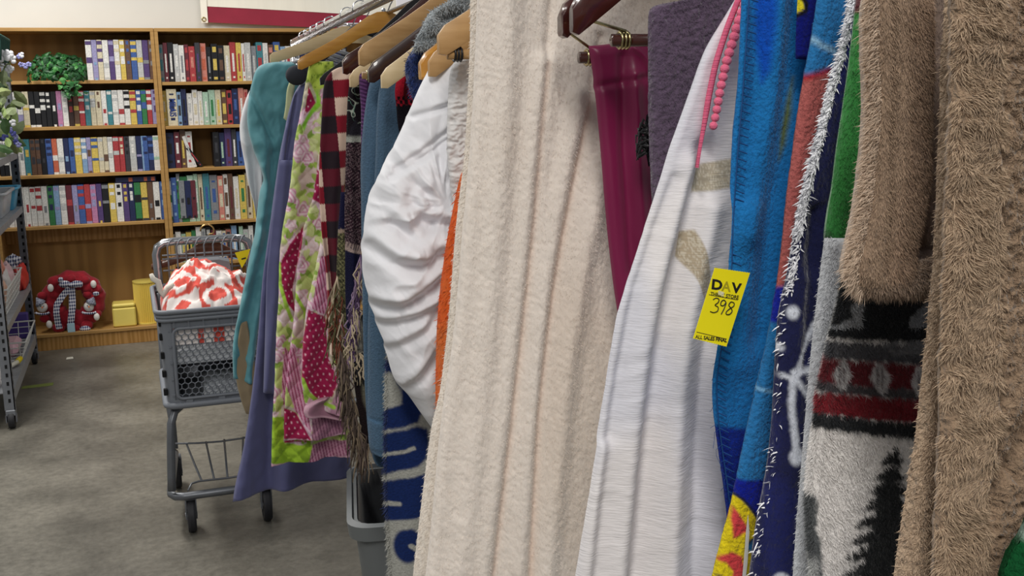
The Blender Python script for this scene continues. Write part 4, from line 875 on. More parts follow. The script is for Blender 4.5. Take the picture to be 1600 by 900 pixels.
for i, s in enumerate((3.55, 3.75, 3.92, 4.1, 4.25)):
    t = empty('empty_hanger', tuple(P(s, RA, RZ)), 'empty clear hanger bunched at the far end of the rail', 'hanger', 'empty hangers at the far end of the rail')
    hp = [(0, 1.55), (0, RZ - .04)] + [(.024 * math.cos(a), RZ + .024 * math.sin(a)) for a in np.linspace(-1.2, 3.5, 12)]
    MB().tube([P(s, RA + x, z) for x, z in hp], .0022, 6).build('hook', CHROME, t, True)
    MB().tube([P(s, RA - .15, 1.50), P(s, RA - .05, 1.535), P(s, RA, 1.55), P(s, RA + .05, 1.535), P(s, RA + .15, 1.5)], .006, 8, sx=.6).build('arms', mat('clear_grey_plastic', '#9a9ca0', .2, trans=.3), t, True)
# ---------------------------------------------------------------- hung blankets, far to near
def G(o, label, cat='blanket'): return tag(o, label, cat)

c = Cloth(3.3, [(400, 125), (386, 150), (376, 185), (375, 215), (381, 250), (387, 285), (396, 318), (400, 345), (399, 365)], right=[(440, 120), (425, 200), (414, 265), (412, 300), (404, 345), (401, 366)], nu=32, nv=80, th=.03, seed=31)
c.base('#d9d9dc').pleats(1.6, .006, .02).wrinkle(.01, 22, 12, .3, True); G(c.build('sheet', COTTON, top=.03), 'white sheet bulging out behind the teal comforter', 'sheet')

c = Cloth(3.15, [(452, 96), (430, 97), (412, 100), (401, 108), (394, 128), (388, 160), (387, 195), (394, 228), (405, 258), (411, 280), (406, 300), (402, 330), (398, 365), (390, 400), (382, 440), (374, 478), (367, 515), (363, 545), (364, 590)], right=[(466, 102), (470, 120), (466, 140), (455, 180), (445, 220), (436, 260), (430, 300), (425, 340), (420, 380), (415, 420), (410, 460), (405, 500), (400, 540), (396, 570), (394, 600)], nu=56, nv=160, th=.05, seed=32)
c.base('#558f97').pleats(1.3, .004, .012).wrinkle(.012, 14, 9, .5, True).wrinkle(.006, 40, 22, -.4)
c.crease([(388, 140), (400, 165), (414, 195), (422, 215)], .008, -.014).crease([(425, 240), (418, 300), (408, 350)], .014, -.018).crease([(408, 262), (416, 300), (402, 380)], .012, .014)
c.disc((0, 0), .001, '#4f9aa3'); G(c.build('comforter', MICRO, top=.04), 'teal comforter at the far end of the rack, puffed over its hanger')
T = c.ob
c = Cloth(3.13, [(377, 500), (370, 545), (369, 590), (375, 620), (384, 646)], right=[(386, 500), (393, 540), (399, 580), (400, 615), (399, 650)], nu=24, nv=40, th=.01, seed=33)
c.base('#8a7a5e').wrinkle(.006, 16, 10, .2, True); c.build('lining', MICRO, T, label='olive tan lining')
c = Cloth(3.07, [(452, 128), (448, 142), (446, 165), (443, 185)], right=[(462, 128), (459, 145), (454, 170), (449, 190)], nu=16, nv=24, th=.01); c.base('#c2c79a'); c.build('facing', COTTON, T, label='pale green facing')

c = Cloth(2.98, [(471, 128), (458, 150), (446, 195), (436, 245), (428, 300), (420, 360), (413, 410), (408, 455), (403, 520), (395, 595), (386, 660), (376, 715), (367, 755), (363, 781)], right=[(520, 120), (530, 200), (530, 300), (530, 400), (535, 500), (540, 600), (545, 680), (548, 742)], nu=88, nv=160, th=.045, seed=34)
c.base('#55577f').pleats(2.2, .003, .016, 1).wrinkle(.008, 12, 7, .3, True, mask=.3 + .7 * c.V).wrinkle(.004, 34, 16, -.5)
c.crease([(462, 150), (448, 230), (438, 300), (430, 380), (424, 430), (420, 500), (414, 600)], .004, -.012).crease([(446, 200), (440, 260), (432, 340), (426, 420)], .010, .01).crease([(430, 420), (428, 520), (424, 640), (424, 780)], .02, -.02)
c.line([(364, 779), (450, 782), (548, 742)], .012, '#505279'); G(c.build('comforter', MICRO, top=.03), 'lavender blue comforter hanging lowest, almost to the floor beside the cart')
c2 = Cloth(2.94, [(436, 250), (428, 320), (422, 380), (417, 430), (415, 500), (413, 560), (411, 612)], right=[(462, 250), (456, 320), (450, 380), (444, 430), (440, 500), (436, 560), (432, 618)], nu=28, nv=80, th=.02, seed=35)
c2.base('#55577f').pleats(1.2, .003, .01).wrinkle(.004, 20, 10, .2, True); c2.build('folded_corner', MICRO, c.ob)

# floral patchwork quilt
LIME, PINK, MAG = '#b7cc52', '#d9a9bf', '#a01c4c'
def floral(c, k=1):
    c.base('#c3d07e')
    rs = np.random.RandomState(c.seed)
    wv = fbm(c.A * 22, c.Z * 14, 2, 3); c.mix(smooth01((wv - .55) / .08) * .7, '#dcb9c8')
    a0, a1, z0, z1 = c.A.min(), c.A.max(), c.Z.min(), c.Z.max()
    for i in range(int(75 * k)):
        a, z, rr = rs.uniform(a0, a1), rs.uniform(z0, z1), rs.uniform(.014, .03); d = np.hypot(c.A - a, c.Z - z); an = np.arctan2(c.Z - z, c.A - a)
        pr = rr * (1 + .16 * np.sin(5 * an + i)); hx_ = ['#d79fb9', '#e3bccb', '#cf8fae', '#e7cdd0'][i % 4]
        c.mix(smooth01((pr - d) / .003) * .95, hx_); c.mix(smooth01((.0035 - np.abs((d + .002 * np.sin(3 * an)) % .0095 - .004)) / .002) * (d < pr * .9) * .75, '#efdfe2')
        for q in range(3):
            t = rs.uniform(0, 6.28); la, lz = a + math.cos(t) * rr * 1.35, z + math.sin(t) * rr * 1.35
            u_ = (c.A - la) * math.cos(t) + (c.Z - lz) * math.sin(t); v_ = -(c.A - la) * math.sin(t) + (c.Z - lz) * math.cos(t)
            c.mix(smooth01((1 - (u_ / .016) ** 2 - (v_ / .007) ** 2) / .2) * (d > pr), ['#8fae4a', '#a9c25e', '#d6dd9c'][q])
    return c
def dots(c, pts, h=MAG, dot='#e8b9c4', sp=.0145):
    c.poly(pts, h, .0015); p = c.px(pts); ins = inside(c.A, c.Z, p); g = c.A / sp; q = c.Z / sp
    r_ = np.hypot((g + .5 * (np.floor(q) % 2)) % 1 - .5, q % 1 - .5) * sp; c.mix(smooth01((.0027 - r_) / .001) * ins, dot)
    pl = p + p[:1]; c.mix(smooth01((.006 - np.abs(seg_d(c.A, c.Z, pl) - .004)) / .004) * .55 * ~ins, '#d7b6cb'); return c
def stripes(c, pts, a_='#d99db8', b_='#a6496f', sp=.008, rot=.15):
    c.poly(pts, a_, .0015); ins = inside(c.A, c.Z, c.px(pts)); t = ((c.A + c.Z * rot) / sp) % 1; c.mix((t < .35) * ins, b_); return c
BIND = '#cfa3b3'
c = Cloth(2.66, [(497, 96), (484, 101), (477, 130), (468, 180), (460, 220), (456, 260), (450, 310), (441, 360), (436, 410), (435, 460), (431, 520), (429, 590), (426, 640), (424, 690), (423, 727)], right=[(520, 96), (530, 150), (530, 260), (532, 400), (536, 500), (540, 600), (545, 650), (545, 712)], nu=112, nv=360, th=.024, seed=41)
floral(c); c.poly([(470, 90), (530, 90), (520, 135), (494, 140), (476, 136)], LIME, .002); c.noise('#7f9a30', 150, 150, .6, .66, mask=(c.Z > az(480, 138, 2.66)[1]))
dots(c, [(481, 134), (493, 162), (484, 172), (474, 180)]); c.poly([(494, 140), (500, 165), (488, 178), (480, 190), (474, 205), (470, 195), (484, 172), (493, 160)], '#8fcf3c', .002)
dots(c, [(474, 352), (470, 385), (462, 420), (456, 452), (462, 490), (440, 462), (434, 440), (435, 414), (450, 382)])
stripes(c, [(444, 540), (460, 560), (480, 680), (470, 690), (444, 640), (440, 600)])
dots(c, [(444, 637), (462, 644), (484, 684), (444, 692)])
c.poly([(420, 650), (443, 650), (443, 692), (487, 692), (478, 727), (420, 732)], '#a3c838', .002); c.noise('#86a82a', 60, 60, .5, .55, mask=(c.Z < az(440, 655, 2.66)[1]) * (c.A < az(484, 700, 2.66)[0]))
stripes(c, [(487, 690), (548, 682), (548, 720), (478, 728)], '#bf8aa0', '#8a4a68')
c.line([(422, 726), (480, 728), (546, 711)], .016, BIND).line([(435, 410), (436, 440), (444, 470), (456, 500)], .009, '#a9d24c')
c.pleats(2.0, .003, .012, .5).quilt(.03, .007, .7).wrinkle(.006, 26, 14, .6, True); Q = G(c.build('quilt', COTTON, top=.02), 'lime and pink floral patchwork quilt with magenta dotted patches', 'quilt')
c = Cloth(2.615, [(497, 240), (490, 300), (478, 340), (466, 390), (462, 440), (458, 500), (450, 560), (446, 610), (444, 650), (444, 691)], right=[(528, 240), (530, 300), (530, 380), (532, 460), (535, 540), (538, 600), (540, 640), (541, 680)], nu=100, nv=260, th=.02, seed=42)
floral(c, .8); dots(c, [(474, 352), (470, 385), (462, 420), (456, 452), (440, 462), (434, 440), (435, 414), (450, 382)]); dots(c, [(492, 262), (500, 270), (500, 318), (486, 310), (484, 290)])
dots(c, [(438, 634), (462, 644), (486, 686), (438, 692)]); stripes(c, [(446, 530), (460, 545), (478, 620), (484, 672), (462, 642), (446, 600)])
stripes(c, [(500, 440), (545, 430), (545, 500), (508, 495), (488, 482)]); stripes(c, [(486, 640), (545, 640), (545, 682), (486, 690)], '#a9788e', '#80506a')
c.line([(444, 690), (500, 688), (541, 679)], .014, BIND).line([(452, 400), (456, 452), (476, 486), (478, 510)], .009, '#a9d24c')
c.pleats(1.4, .003, .012, 2).quilt(.03, .007, .7).wrinkle(.005, 26, 14, .6, True); c.build('middle_layer', COTTON, Q)
c = Cloth(2.565, [(512, 330), (500, 380), (490, 430), (479, 480), (473, 530), (470, 580), (473, 615), (478, 640)], right=[(534, 330), (536, 400), (538, 460), (540, 520), (543, 570), (545, 610), (545, 640), (543, 650)], nu=80, nv=180, th=.02, seed=43)
floral(c, .6); dots(c, [(481, 482), (508, 494), (513, 560), (527, 592), (518, 618), (496, 626), (470, 590), (472, 532)]); stripes(c, [(500, 400), (545, 380), (545, 480), (512, 494), (486, 480)])
c.poly([(515, 500), (548, 490), (548, 660), (512, 650), (520, 620), (528, 592)], '#b98aa0', .003)
c.pleats(1.2, .002, .014, 2.4).quilt(.028, .006, .7).line([(471, 590), (480, 612), (497, 628), (520, 634)], .010, '#a9d24c'); c.build('front_fold', COTTON, Q)
c = Cloth(2.55, [(505, 624), (490, 626), (478, 632), (474, 642), (477, 652)], right=[(545, 612), (545, 620), (545, 632), (545, 648), (545, 664)], nu=40, nv=32, th=.03, seed=44)
c.base('#a8798c').line([(505, 624), (490, 626), (478, 632), (474, 642), (478, 652), (545, 664)], .016, BIND).wrinkle(.006, 20, 20); c.D -= .03 * smooth01((c.U - .1) / .4); c.build('rolled_hem', COTTON, Q, label='dusty pink turned back hem')

# buffalo check flannel
c = Cloth(2.13, [(548, 104), (528, 106), (512, 118), (505, 140), (502, 190), (499, 250), (499, 300), (502, 360), (507, 410), (510, 460), (512, 510), (515, 553)], right=[(560, 104), (556, 120), (552, 160), (546, 220), (540, 280), (535, 330), (530, 380), (528, 420), (527, 460), (527, 500), (526, 530), (524, 560)], nu=56, nv=260, th=.02, seed=51)
sq = .0345; ga = (c.A - az(520, 120, 2.13)[0] - (c.Z - az(520, 120, 2.13)[1]) * -.03) / sq + .05; gz = (az(520, 110, 2.13)[1] - c.Z + c.A * .05) / sq - .0
ea, ez = np.floor(ga) % 2, np.floor(gz) % 2
c.base('#86182a'); c.mix(((ea == 0) & (ez == 0)) * 1., '#dfc3b0'); c.mix(((ea == 1) & (ez == 1)) * 1., '#241820'); c.mix(((ea == 1) & (ez == 0)) * 1., '#5e1526')
c.pleats(1.1, .003, .012, 1).wrinkle(.004, 18, 9, .2, True); G(c.build('throw', COTTON, top=.03), 'buffalo check flannel throw in red, black and cream')
# tassel helper
def tassels(pts, s, ln, n, m, parent, wob=.3, r=.0022, seed=0, droop=(0, 0, -1), side=0., name='fringe'):
    rs = np.random.RandomState(seed); q = np.array([P(s, *az(x, y, s)) for x, y in catmull(pts, n)]); b = MB()
    for p in q:
        b.mi = rs.randint(0, len(m)); d = np.array(droop, float) + LD * (side + rs.randn() * wob * .5) - RD * abs(rs.randn()) * wob * .6; d /= np.linalg.norm(d); l = ln * rs.uniform(.75, 1.15); k = rs.randn(3) * .006
        b.tube([p, p + d * l * .4 + k, p + d * l * .75 - k * .5 + np.array([0, 0, -l * .05]), p + d * l + np.array([0, 0, -l * .12])], [r, r * 1.15, r, r * .5], 5)
    o = b.build(name, m, parent, True); o['kind'] = 'stuff'; return o
YN = lambda n, h: mat('yarn_' + n, h, .9)
# tweed throw
c = Cloth(2.04, [(532, 300), (530, 330), (528, 360), (527, 400), (526, 440), (528, 470), (534, 500), (540, 530), (546, 565)], right=[(556, 300), (556, 340), (556, 380), (556, 420), (556, 470), (560, 510), (564, 540), (566, 560), (568, 580)], nu=40, nv=150, th=.018, seed=52)
c.base('#1d1d3b'); y1 = az(530, 362, 2.04)[1]; c.mix((c.Z < y1) * 1., '#4b4a36'); t = np.sin(c.A * 900 + np.sin(c.Z * 700) * 2) * .5 + .5; c.mix((c.Z < y1) * (t > .55) * .8, '#8d8962'); c.mix((c.Z < y1) * (vn(c.A * 400, c.Z * 400, 3) > .7) * .8, '#1c1c1c')
c.line([(522, 362), (560, 356)], .008, '#a99484', jag=.004); c.pleats(1, .002, .01); K = G(c.build('throw', WOVEN), 'navy and olive tweed woven throw with long cream and rust fringe')
tassels([(527, 430), (525, 450), (524, 475), (527, 500), (533, 525), (540, 550)], 2.02, .07, 90, [YN('cream', '#b7a68c'), YN('olive', '#5d5a3c'), YN('rust', '#7a4432'), YN('beige', '#7b6b58')], K, .35, .0015, 1, side=-.12)
# dark tapestry throw
c = Cloth(1.97, [(556, 112), (547, 128), (543, 160), (541, 215), (540, 260), (539, 300), (539, 350), (540, 390), (540, 430), (541, 480), (543, 520)], right=[(575, 112), (574, 140), (570, 200), (567, 250), (566, 300), (565, 350), (564, 390), (564, 420), (563, 460), (562, 500), (562, 520)], nu=56, nv=320, th=.018, seed=53)
c.base('#1c171d'); S = 1.97; zz = lambda y: az(552, y, S)[1]
f1 = c.Z > zz(218); vn_ = np.abs(fbm(c.A * 45, c.Z * 45, 5, 2) - .5); c.mix(smooth01((.02 - vn_) / .012) * f1 * .9, '#b9c4b4'); vn_ = np.abs(fbm(c.A * 60, c.Z * 50, 9, 2) - .5); c.mix(smooth01((.016 - vn_) / .01) * f1 * .8, '#6f9a86')
c.poly([(546, 200), (554, 185), (560, 196), (568, 205), (568, 222), (542, 222)], '#2a2830', .003); 
for x in range(543, 570, 5): c.disc((x, 219), .005, '#a9aba2', .003, .007)
f2 = (c.Z <= zz(222)) & (c.Z > zz(386)); c.mix(f2 * 1., '#3a2630'); n_ = np.sin(c.A * 1100 + np.floor(c.Z * 240) * 2.1) * np.sin(c.Z * 1500 + c.A * 500); c.mix(f2 * (n_ > .25) * .75, '#8d7a7c'); c.mix(f2 * (vn(c.A * 300, c.Z * 500, 8) > .66) * .8, '#17121a')
f3 = c.Z <= zz(386); c.mix(f3 * 1., '#1a1a36'); c.line([(538, 388), (552, 391), (566, 396)], .006, '#b09a92', jag=.003)
for x in range(540, 566, 4): c.line([(x, 388 + (x - 540) * .3), (x + 2, 379 + (x - 540) * .3)], .003, '#b09a92')
c.pleats(1, .002, .008); K = G(c.build('throw', WOVEN, top=.02), 'dark tapestry throw with pale embroidered flowers and a purple stitched band')
tassels([(563, 398), (560, 430), (556, 460), (551, 490), (547, 520), (548, 545)], 1.945, .05, 90, [YN('plum', '#4d3757'), YN('cream', ''), YN('mauve', '#86718a')], K, .3, .0014, 2, side=-.05)
c = Cloth(1.96, [(552, 495), (549, 520), (549, 550), (551, 580), (556, 620), (562, 660), (567, 695)], right=[(575, 490), (575, 520), (576, 560), (577, 600), (577, 640), (577, 670), (577, 700)], nu=28, nv=80, th=.016, seed=54)
c.base('#241c1d'); c.poly([(553, 500), (562, 493), (566, 510), (565, 545), (552, 543)], '#85827a', .003); c.line([(550, 549), (566, 550)], .006, '#9a958a'); c.poly([(562, 590), (570, 585), (572, 640), (566, 625)], '#6d6a5c', .004)
c.build('lower_panel', WOVEN, K, label='black and grey lower panel'); 
tassels([(549, 550), (557, 552), (565, 552)], 1.95, .05, 26, [YN('cream', ''), YN('black', '#17171c')], c.ob, .3, .002, 3)
tassels([(532, 548), (540, 580), (546, 610), (552, 640), (560, 672), (568, 690), (577, 694)], 1.94, .065, 130, [YN('taupe', '#5f5048'), YN('beige', ''), YN('brown', '#4d4038')], c.ob, .3, .0015, 4, side=-.12)
# purple stitched fleece
c = Cloth(1.9, [(566, 112), (561, 120), (562, 145), (564, 170), (564, 200), (564, 235)], right=[(596, 112), (594, 130), (590, 160), (586, 180), (580, 210), (576, 240)], nu=32, nv=64, th=.018, seed=55)
c.base('#3d2148'); 
for k in range(18): y = 118 + k * 6; x = np.interp(y, [112, 170, 235], [563, 565, 565]); c.line([(x - 1, y), (x + 7, y + 3)], .0025, '#7a4f86')
G(c.build('throw', FLEECE, top=.02), 'sliver of purple blanket-stitched fleece beside the dark tapestry')
# grey blue fleece
BLG = '#4d667d'
c = Cloth(1.76, [(600, 110), (586, 118), (578, 132), (572, 165), (567, 210), (564, 260), (564, 320), (564, 380), (565, 440), (566, 500), (568, 570), (571, 630), (575, 680), (582, 715), (588, 726)], right=[(640, 112), (640, 140), (640, 180), (640, 240), (640, 300), (640, 360), (640, 420), (640, 480), (640, 540), (640, 600), (640, 650), (640, 700), (640, 722), (638, 738), (636, 745)], nu=60, nv=200, th=.03, seed=56)
c.base(BLG).pleats(1.4, .003, .01).wrinkle(.004, 12, 6); FB = G(c.build('fleece_blanket', FLEECE, top=.03), 'plain grey-blue fleece blanket with a banded hem')
c = Cloth(1.715, [(612, 112), (599, 120), (592, 140), (588, 185), (586, 250), (582, 330), (578, 420), (575, 500), (575, 580), (575, 640), (576, 690), (580, 708)], right=[(645, 112), (645, 130), (645, 160), (645, 210), (645, 280), (645, 360), (645, 440), (645, 520), (645, 590), (645, 650), (645, 705), (645, 722)], nu=60, nv=200, th=.03, seed=57)
c.base(BLG).pleats(1.2, .002, .008, 2).wrinkle(.003, 12, 6).line([(570, 652), (650, 660)], .008, '#4d6c88'); c.crease([(570, 652), (650, 660)], .003, -.004); c.crease([(570, 700), (650, 712)], .003, -.003); c.build('front_layer', FLEECE, FB)
# red and black knit
c = Cloth(1.66, [(632, 108), (624, 114), (619, 128), (617, 145), (619, 165), (621, 190), (625, 215)], right=[(660, 108), (660, 120), (660, 135), (660, 150), (660, 170), (660, 190), (660, 215)], nu=32, nv=60, th=.02, seed=58)
c.base('#17131a'); m = (c.Z > az(630, 165, 1.66)[1]); c.mix(m * 1., '#b31f33'); ck = ((np.floor(c.A * 260) + np.floor(c.Z * 160)) % 2 == 0); c.mix(ck * m * (c.Z < az(630, 150, 1.66)[1]), '#1d1418'); c.mix((np.abs(c.U - .35) < .07) * m * .8, '#1d1418')
G(c.build('knit_throw', WOVEN), 'red and black knitted throw peeking out under the pale hanger')
# navy and silver plush over the hanger
c = Cloth(1.475, [(650, 74), (640, 84), (633, 98), (633, 118), (639, 140), (646, 165), (650, 190)], right=[(700, 60), (700, 80), (700, 100), (700, 120), (700, 140), (700, 165), (700, 190)], nu=40, nv=80, th=.03, seed=60)
c.base('#22366f').noise('#18264f', 60, 60, .5, .6).wrinkle(.008, 30, 18, .4, True); NP = G(c.build('plush_throw', PLUSH, top=.03), 'silver grey plush throw with navy underside slung over a honey hanger'); c.fur(2500, .005, .0012, HAIR, droop=.3)
c = Cloth(1.44, [(728, -12), (700, 3), (683, 12), (670, 22), (660, 40), (652, 58), (646, 72), (645, 80)], right=[(760, -10), (760, 5), (755, 18), (745, 32), (730, 45), (710, 56), (690, 66), (668, 72)], nu=60, nv=60, th=.05, seed=61)
c.base('#a9b0b4').wrinkle(.01, 25, 18, .5).crease([(690, 30), (702, 26), (715, 22)], .01, -.03).crease([(660, 62), (680, 58), (700, 52)], .008, -.02); c.build('silver_side', PLUSH, NP, top=.05, label='silver grey upper side'); c.fur(5000, .005, .001, HAIR, droop=.2)
# letters blanket
c = Cloth(1.46, [(606, 540), (602, 580), (601, 640), (600, 700), (601, 760), (603, 810), (606, 860), (608, 920)], right=[(700, 540), (700, 580), (700, 640), (700, 700), (700, 760), (700, 810), (700, 860), (700, 920)], nu=100, nv=300, th=.02, seed=62)
NV, GR = '#17295a', '#a3a39c'
c.base(GR)
kw = dict(soft=.003, jag=.0014, js=300)
c.poly([(590, 560), (660, 555), (640, 598), (622, 604), (618, 597), (612, 580), (598, 578), (598, 572)], NV, **kw)
c.poly([(624, 606), (638, 600), (658, 632), (651, 655), (626, 666), (590, 672), (590, 640), (612, 634), (626, 628)], NV, **kw)
c.poly([(590, 678), (632, 668), (648, 662), (664, 666), (667, 686), (663, 712), (650, 725), (590, 742)], NV, **kw); c.line([(596, 709), (630, 703), (644, 696)], .0055, GR, **{'jag': .001})
c.poly([(590, 752), (640, 742), (667, 733), (664, 770), (655, 803), (604, 813), (590, 813)], NV, **kw); c.line([(596, 785), (622, 784)], .0065, GR, jag=.001)
c.disc((634, 846), .0205, NV, .003, .027); c.line([(638, 846), (648, 852), (654, 862)], .007, GR, jag=.001)
c.poly([(604, 813), (655, 803), (655, 812), (630, 822), (606, 826)], GR, **kw)
c.pleats(1.0, .002, .008).wrinkle(.003, 15, 7); G(c.build('lettered_blanket', FLEECE), 'grey blanket with big navy lettering hanging below the white comforter'); c.fur(1500, .004, .0009, HAIR, 'edge_pile', edge=4)
# white puffy comforter
c = Cloth(1.36, [(712, 84), (694, 84), (682, 88), (669, 106), (649, 146), (630, 192), (607, 238), (585, 280), (570, 325), (564, 370), (564, 412), (571, 455), (585, 498), (600, 542), (613, 588), (636, 615), (655, 642), (674, 668)], right=[(735, 84), (735, 100), (735, 130), (735, 170), (735, 210), (735, 250), (735, 290), (735, 330), (725, 370), (715, 410), (708, 450), (702, 490), (697, 530), (692, 565), (688, 595), (684, 620), (680, 645), (676, 669)], nu=120, nv=300, th=.07, seed=63)
c.base('#e6e6ea'); S = 1.36
bulge = np.exp(-((c.Z - az(620, 420, S)[1]) / .12) ** 2) * np.sin(np.pi * np.clip(c.U, 0, 1)); c.D += .045 * bulge
ce = az(680, 310, S); rad = np.hypot(c.A - ce[0], (c.Z - ce[1]) * .8); ang = np.arctan2(c.Z - ce[1], c.A - ce[0])
c.D += (1 - np.abs(2 * fbm(ang * 2.2 + rad * 9, rad * 14, 4, 3) - 1) * 1.8) * .012 * smooth01(rad / .04) * smooth01((.28 - rad) / .1)
c.wrinkle(.005, 20, 10, .8, True, mask=smooth01(c.V * 3)).wrinkle(.0014, 70, 40, .6, True)
for p in ([(640, 182), (668, 172), (700, 160)], [(610, 262), (650, 232), (700, 195)], [(600, 276), (640, 250), (690, 215)]): c.crease(p, .004, -.008)
for p in ([(570, 380), (600, 400), (640, 405), (690, 380)], [(572, 470), (610, 470), (650, 440), (690, 410)], [(640, 250), (630, 300), (650, 340), (690, 345)], [(650, 300), (665, 330), (660, 380)], [(600, 340), (625, 360), (640, 330)]): c.crease(p, .010, -.016); c.crease([(x + 3, y - 14) for x, y in p], .009, .011)
for p in ([(600, 540), (650, 500), (690, 440)], [(625, 600), (655, 560), (690, 500)], [(590, 500), (640, 480), (690, 450)]): c.crease(p, .008, -.010); c.crease([(x - 4, y - 12) for x, y in p], .008, .008)
G(c.build('comforter', mat('white_microfibre', attr=True, rough=.6, sheen=.15, bump=.15, bscale=90, bdist=.003, spec=.35), top=.04), 'white puffy comforter bulging out with wrinkled sides in the middle of the rack')
# white matelasse quilt
c = Cloth(1.27, [(728, 92), (712, 96), (704, 110), (700, 150), (698, 200), (698, 240), (702, 280), (707, 315), (706, 350)], right=[(770, 92), (770, 100), (770, 120), (770, 150), (770, 200), (770, 240), (770, 280), (770, 315), (770, 350)], nu=60, nv=180, th=.02, seed=64)
c.base('#dbd9d8').wrinkle(.0035, 85, 170, .1, True, 2).wrinkle(.003, 140, 240, 0, False, 2); G(c.build('matelasse_quilt', COTTON, top=.015), 'white crinkle-textured quilt strip between the puffy comforter and the cream blanket', 'quilt')
# orange
c = Cloth(1.21, [(722, 270), (716, 290), (708, 330), (700, 370), (694, 410), (688, 460), (684, 510), (682, 560), (681, 600), (682, 640)], W=.12, nu=32, nv=120, th=.02, seed=65)
c.base('#d65c1e').pleats(.8, .002, .006).noise('#d06a2c', 40, 15, .5, .6); G(c.build('fleece_blanket', PLUSH), 'bright orange blanket showing as a narrow wedge beside the cream blanket'); c.fur(900, .004, .0008, HAIR, 'edge_pile', edge=4)
# cream plush
CPL = mat('crushed_plush', attr=True, rough=.7, sheen=.3, bump=.6, bscale=150, bdist=.003, noise=.05, nscale=60, spec=.3, bstretch=(1, 1, .5))
CRM = '#ede2d7'
c = Cloth(1.155, [(736, -60), (734, 0), (734, 60), (731, 150), (726, 240), (719, 300), (712, 360), (706, 440), (698, 530), (688, 609), (674, 668), (663, 745), (653, 823), (644, 905)], W=.16, nu=40, nv=200, th=.012, seed=66, dzb=0)
c.base('#eae1d6').wrinkle(.003, 14, 6); c.pleats(.6, 0, .004); CB = G(c.build('plush_blanket', PLUSH), 'big cream plush blanket hanging in long folds at the centre'); c.fur(6000, .0028, .0005, HAIR, 'edge_pile', edge=3, droop=.3)
c = Cloth(1.12, [(748, -60), (745, 0), (743, 60), (739, 150), (733, 240), (728, 300), (722, 360), (716, 440), (707, 530), (697, 600), (688, 668), (680, 745), (673, 823), (664, 905)], right=[(1080, -70), (1080, 0), (1070, 60), (1060, 150), (1055, 240), (1050, 300), (1045, 360), (1040, 440), (1030, 530), (1020, 600), (1010, 668), (1000, 745), (990, 823), (980, 905)], nu=200, nv=420, th=.02, seed=67)
c.base(CRM).noise('#e4d6c8', 7, 3, .42, .62)
c.crease([(862, -20), (850, 100), (840, 200), (830, 330), (815, 480), (796, 650), (780, 780), (766, 905)], .006, -.006).crease([(845, 100), (828, 250), (812, 400), (785, 620), (750, 905)], .013, .010)
c.crease([(935, 60), (915, 170), (890, 290), (868, 400), (850, 520), (836, 650), (824, 905)], .006, -.006).crease([(900, 150), (868, 310), (845, 450), (825, 640), (805, 905)], .012, .010)
c.crease([(960, 180), (935, 270), (905, 400), (880, 560), (860, 760), (846, 920)], .015, .012); c.crease([(790, 0), (782, 200), (765, 450), (735, 750), (716, 905)], .016, .009)
for p in ([(850, 100), (840, 200), (830, 330), (815, 480), (796, 650), (766, 905)], [(915, 170), (890, 290), (868, 400), (850, 520), (836, 650), (824, 905)]): c.line(p, .003, '#e3cab8', .006)  # soft pinkish fold shadow painted into the colour along two creases
c.wrinkle(.0012, 60, 26, .3, False, 3).wrinkle(.0008, 220, 120, .8, True, 2); c.build('front_layer', CPL, CB); c.fur(40000, .0016, .0004, HAIR, cvar=.05, droop=.8, curl=.3)
# burgundy satin on trouser bar
c = Cloth(1.035, [(919, 72), (921, 84), (926, 115), (932, 170), (938, 235), (944, 310), (951, 380), (958, 440), (966, 500), (972, 560)], right=[(1060, 58), (1060, 75), (1060, 110), (1060, 165), (1060, 230), (1060, 300), (1060, 370), (1060, 430), (1060, 490), (1060, 560)], nu=80, nv=200, th=.018, seed=68)
c.base('#7d1546').crease([(985, 75), (1000, 90), (1012, 112)], .003, .004).crease([(985, 120), (990, 250), (1000, 400)], .008, .006).crease([(930, 135), (970, 128), (1015, 120)], .004, -.003).crease([(970, 90), (972, 240), (985, 420)], .007, -.006).wrinkle(.002, 20, 8, .3, True)
G(c.build('satin_throw', SATIN, top=.012), 'burgundy satin throw folded over a dark trouser bar'); 
# black frill and mauve fleece
b = MB(); rs = np.random.RandomState(2)
for k in range(26):
    a_, z_ = az(1006 + rs.rand() * 8, 196 + k * 1.7, .985); p = P(.985, a_, z_); b.tube([p, p + np.array([-.006 - rs.rand() * .004, rs.randn() * .003, rs.randn() * .004]), p + np.array([-.009, 0, -.006 - rs.rand() * .006])], [.0016, .0013, .0005], 5)
c = Cloth(.99, [(1010, 180), (1007, 205), (1008, 230), (1013, 260)], W=.03, nu=12, nv=16, th=.008); c.base('#15151a'); o = G(c.build('knit_throw', WOVEN), 'scrap of black fringe between the burgundy satin and the mauve fleece'); f_ = b.build('fringe', BLKV, o, True); f_['kind'] = 'stuff'
c = Cloth(.905, [(1060, 2), (1030, 7), (1017, 14), (1013, 30), (1013, 100), (1014, 170), (1016, 240), (1019, 310), (1024, 380)], right=[(1190, -30), (1190, -20), (1190, 0), (1190, 30), (1190, 100), (1190, 170), (1190, 240), (1190, 310), (1190, 380)], nu=120, nv=200, th=.024, seed=69)
c.base('#5f4f63').wrinkle(.0012, 130, 220, .3, True, 2).wrinkle(.003, 14, 8); G(c.build('fleece_blanket', mat('sherpa_fleece', attr=True, rough=.95, sheen=.35, bump=.9, bscale=190, bdist=.005, noise=.25, nscale=150, spec=.1), top=.012), 'dusty mauve fleece blanket folded over a bar beside the burgundy satin'); c.fur(9000, .0018, .0004, HAIR, droop=.4)
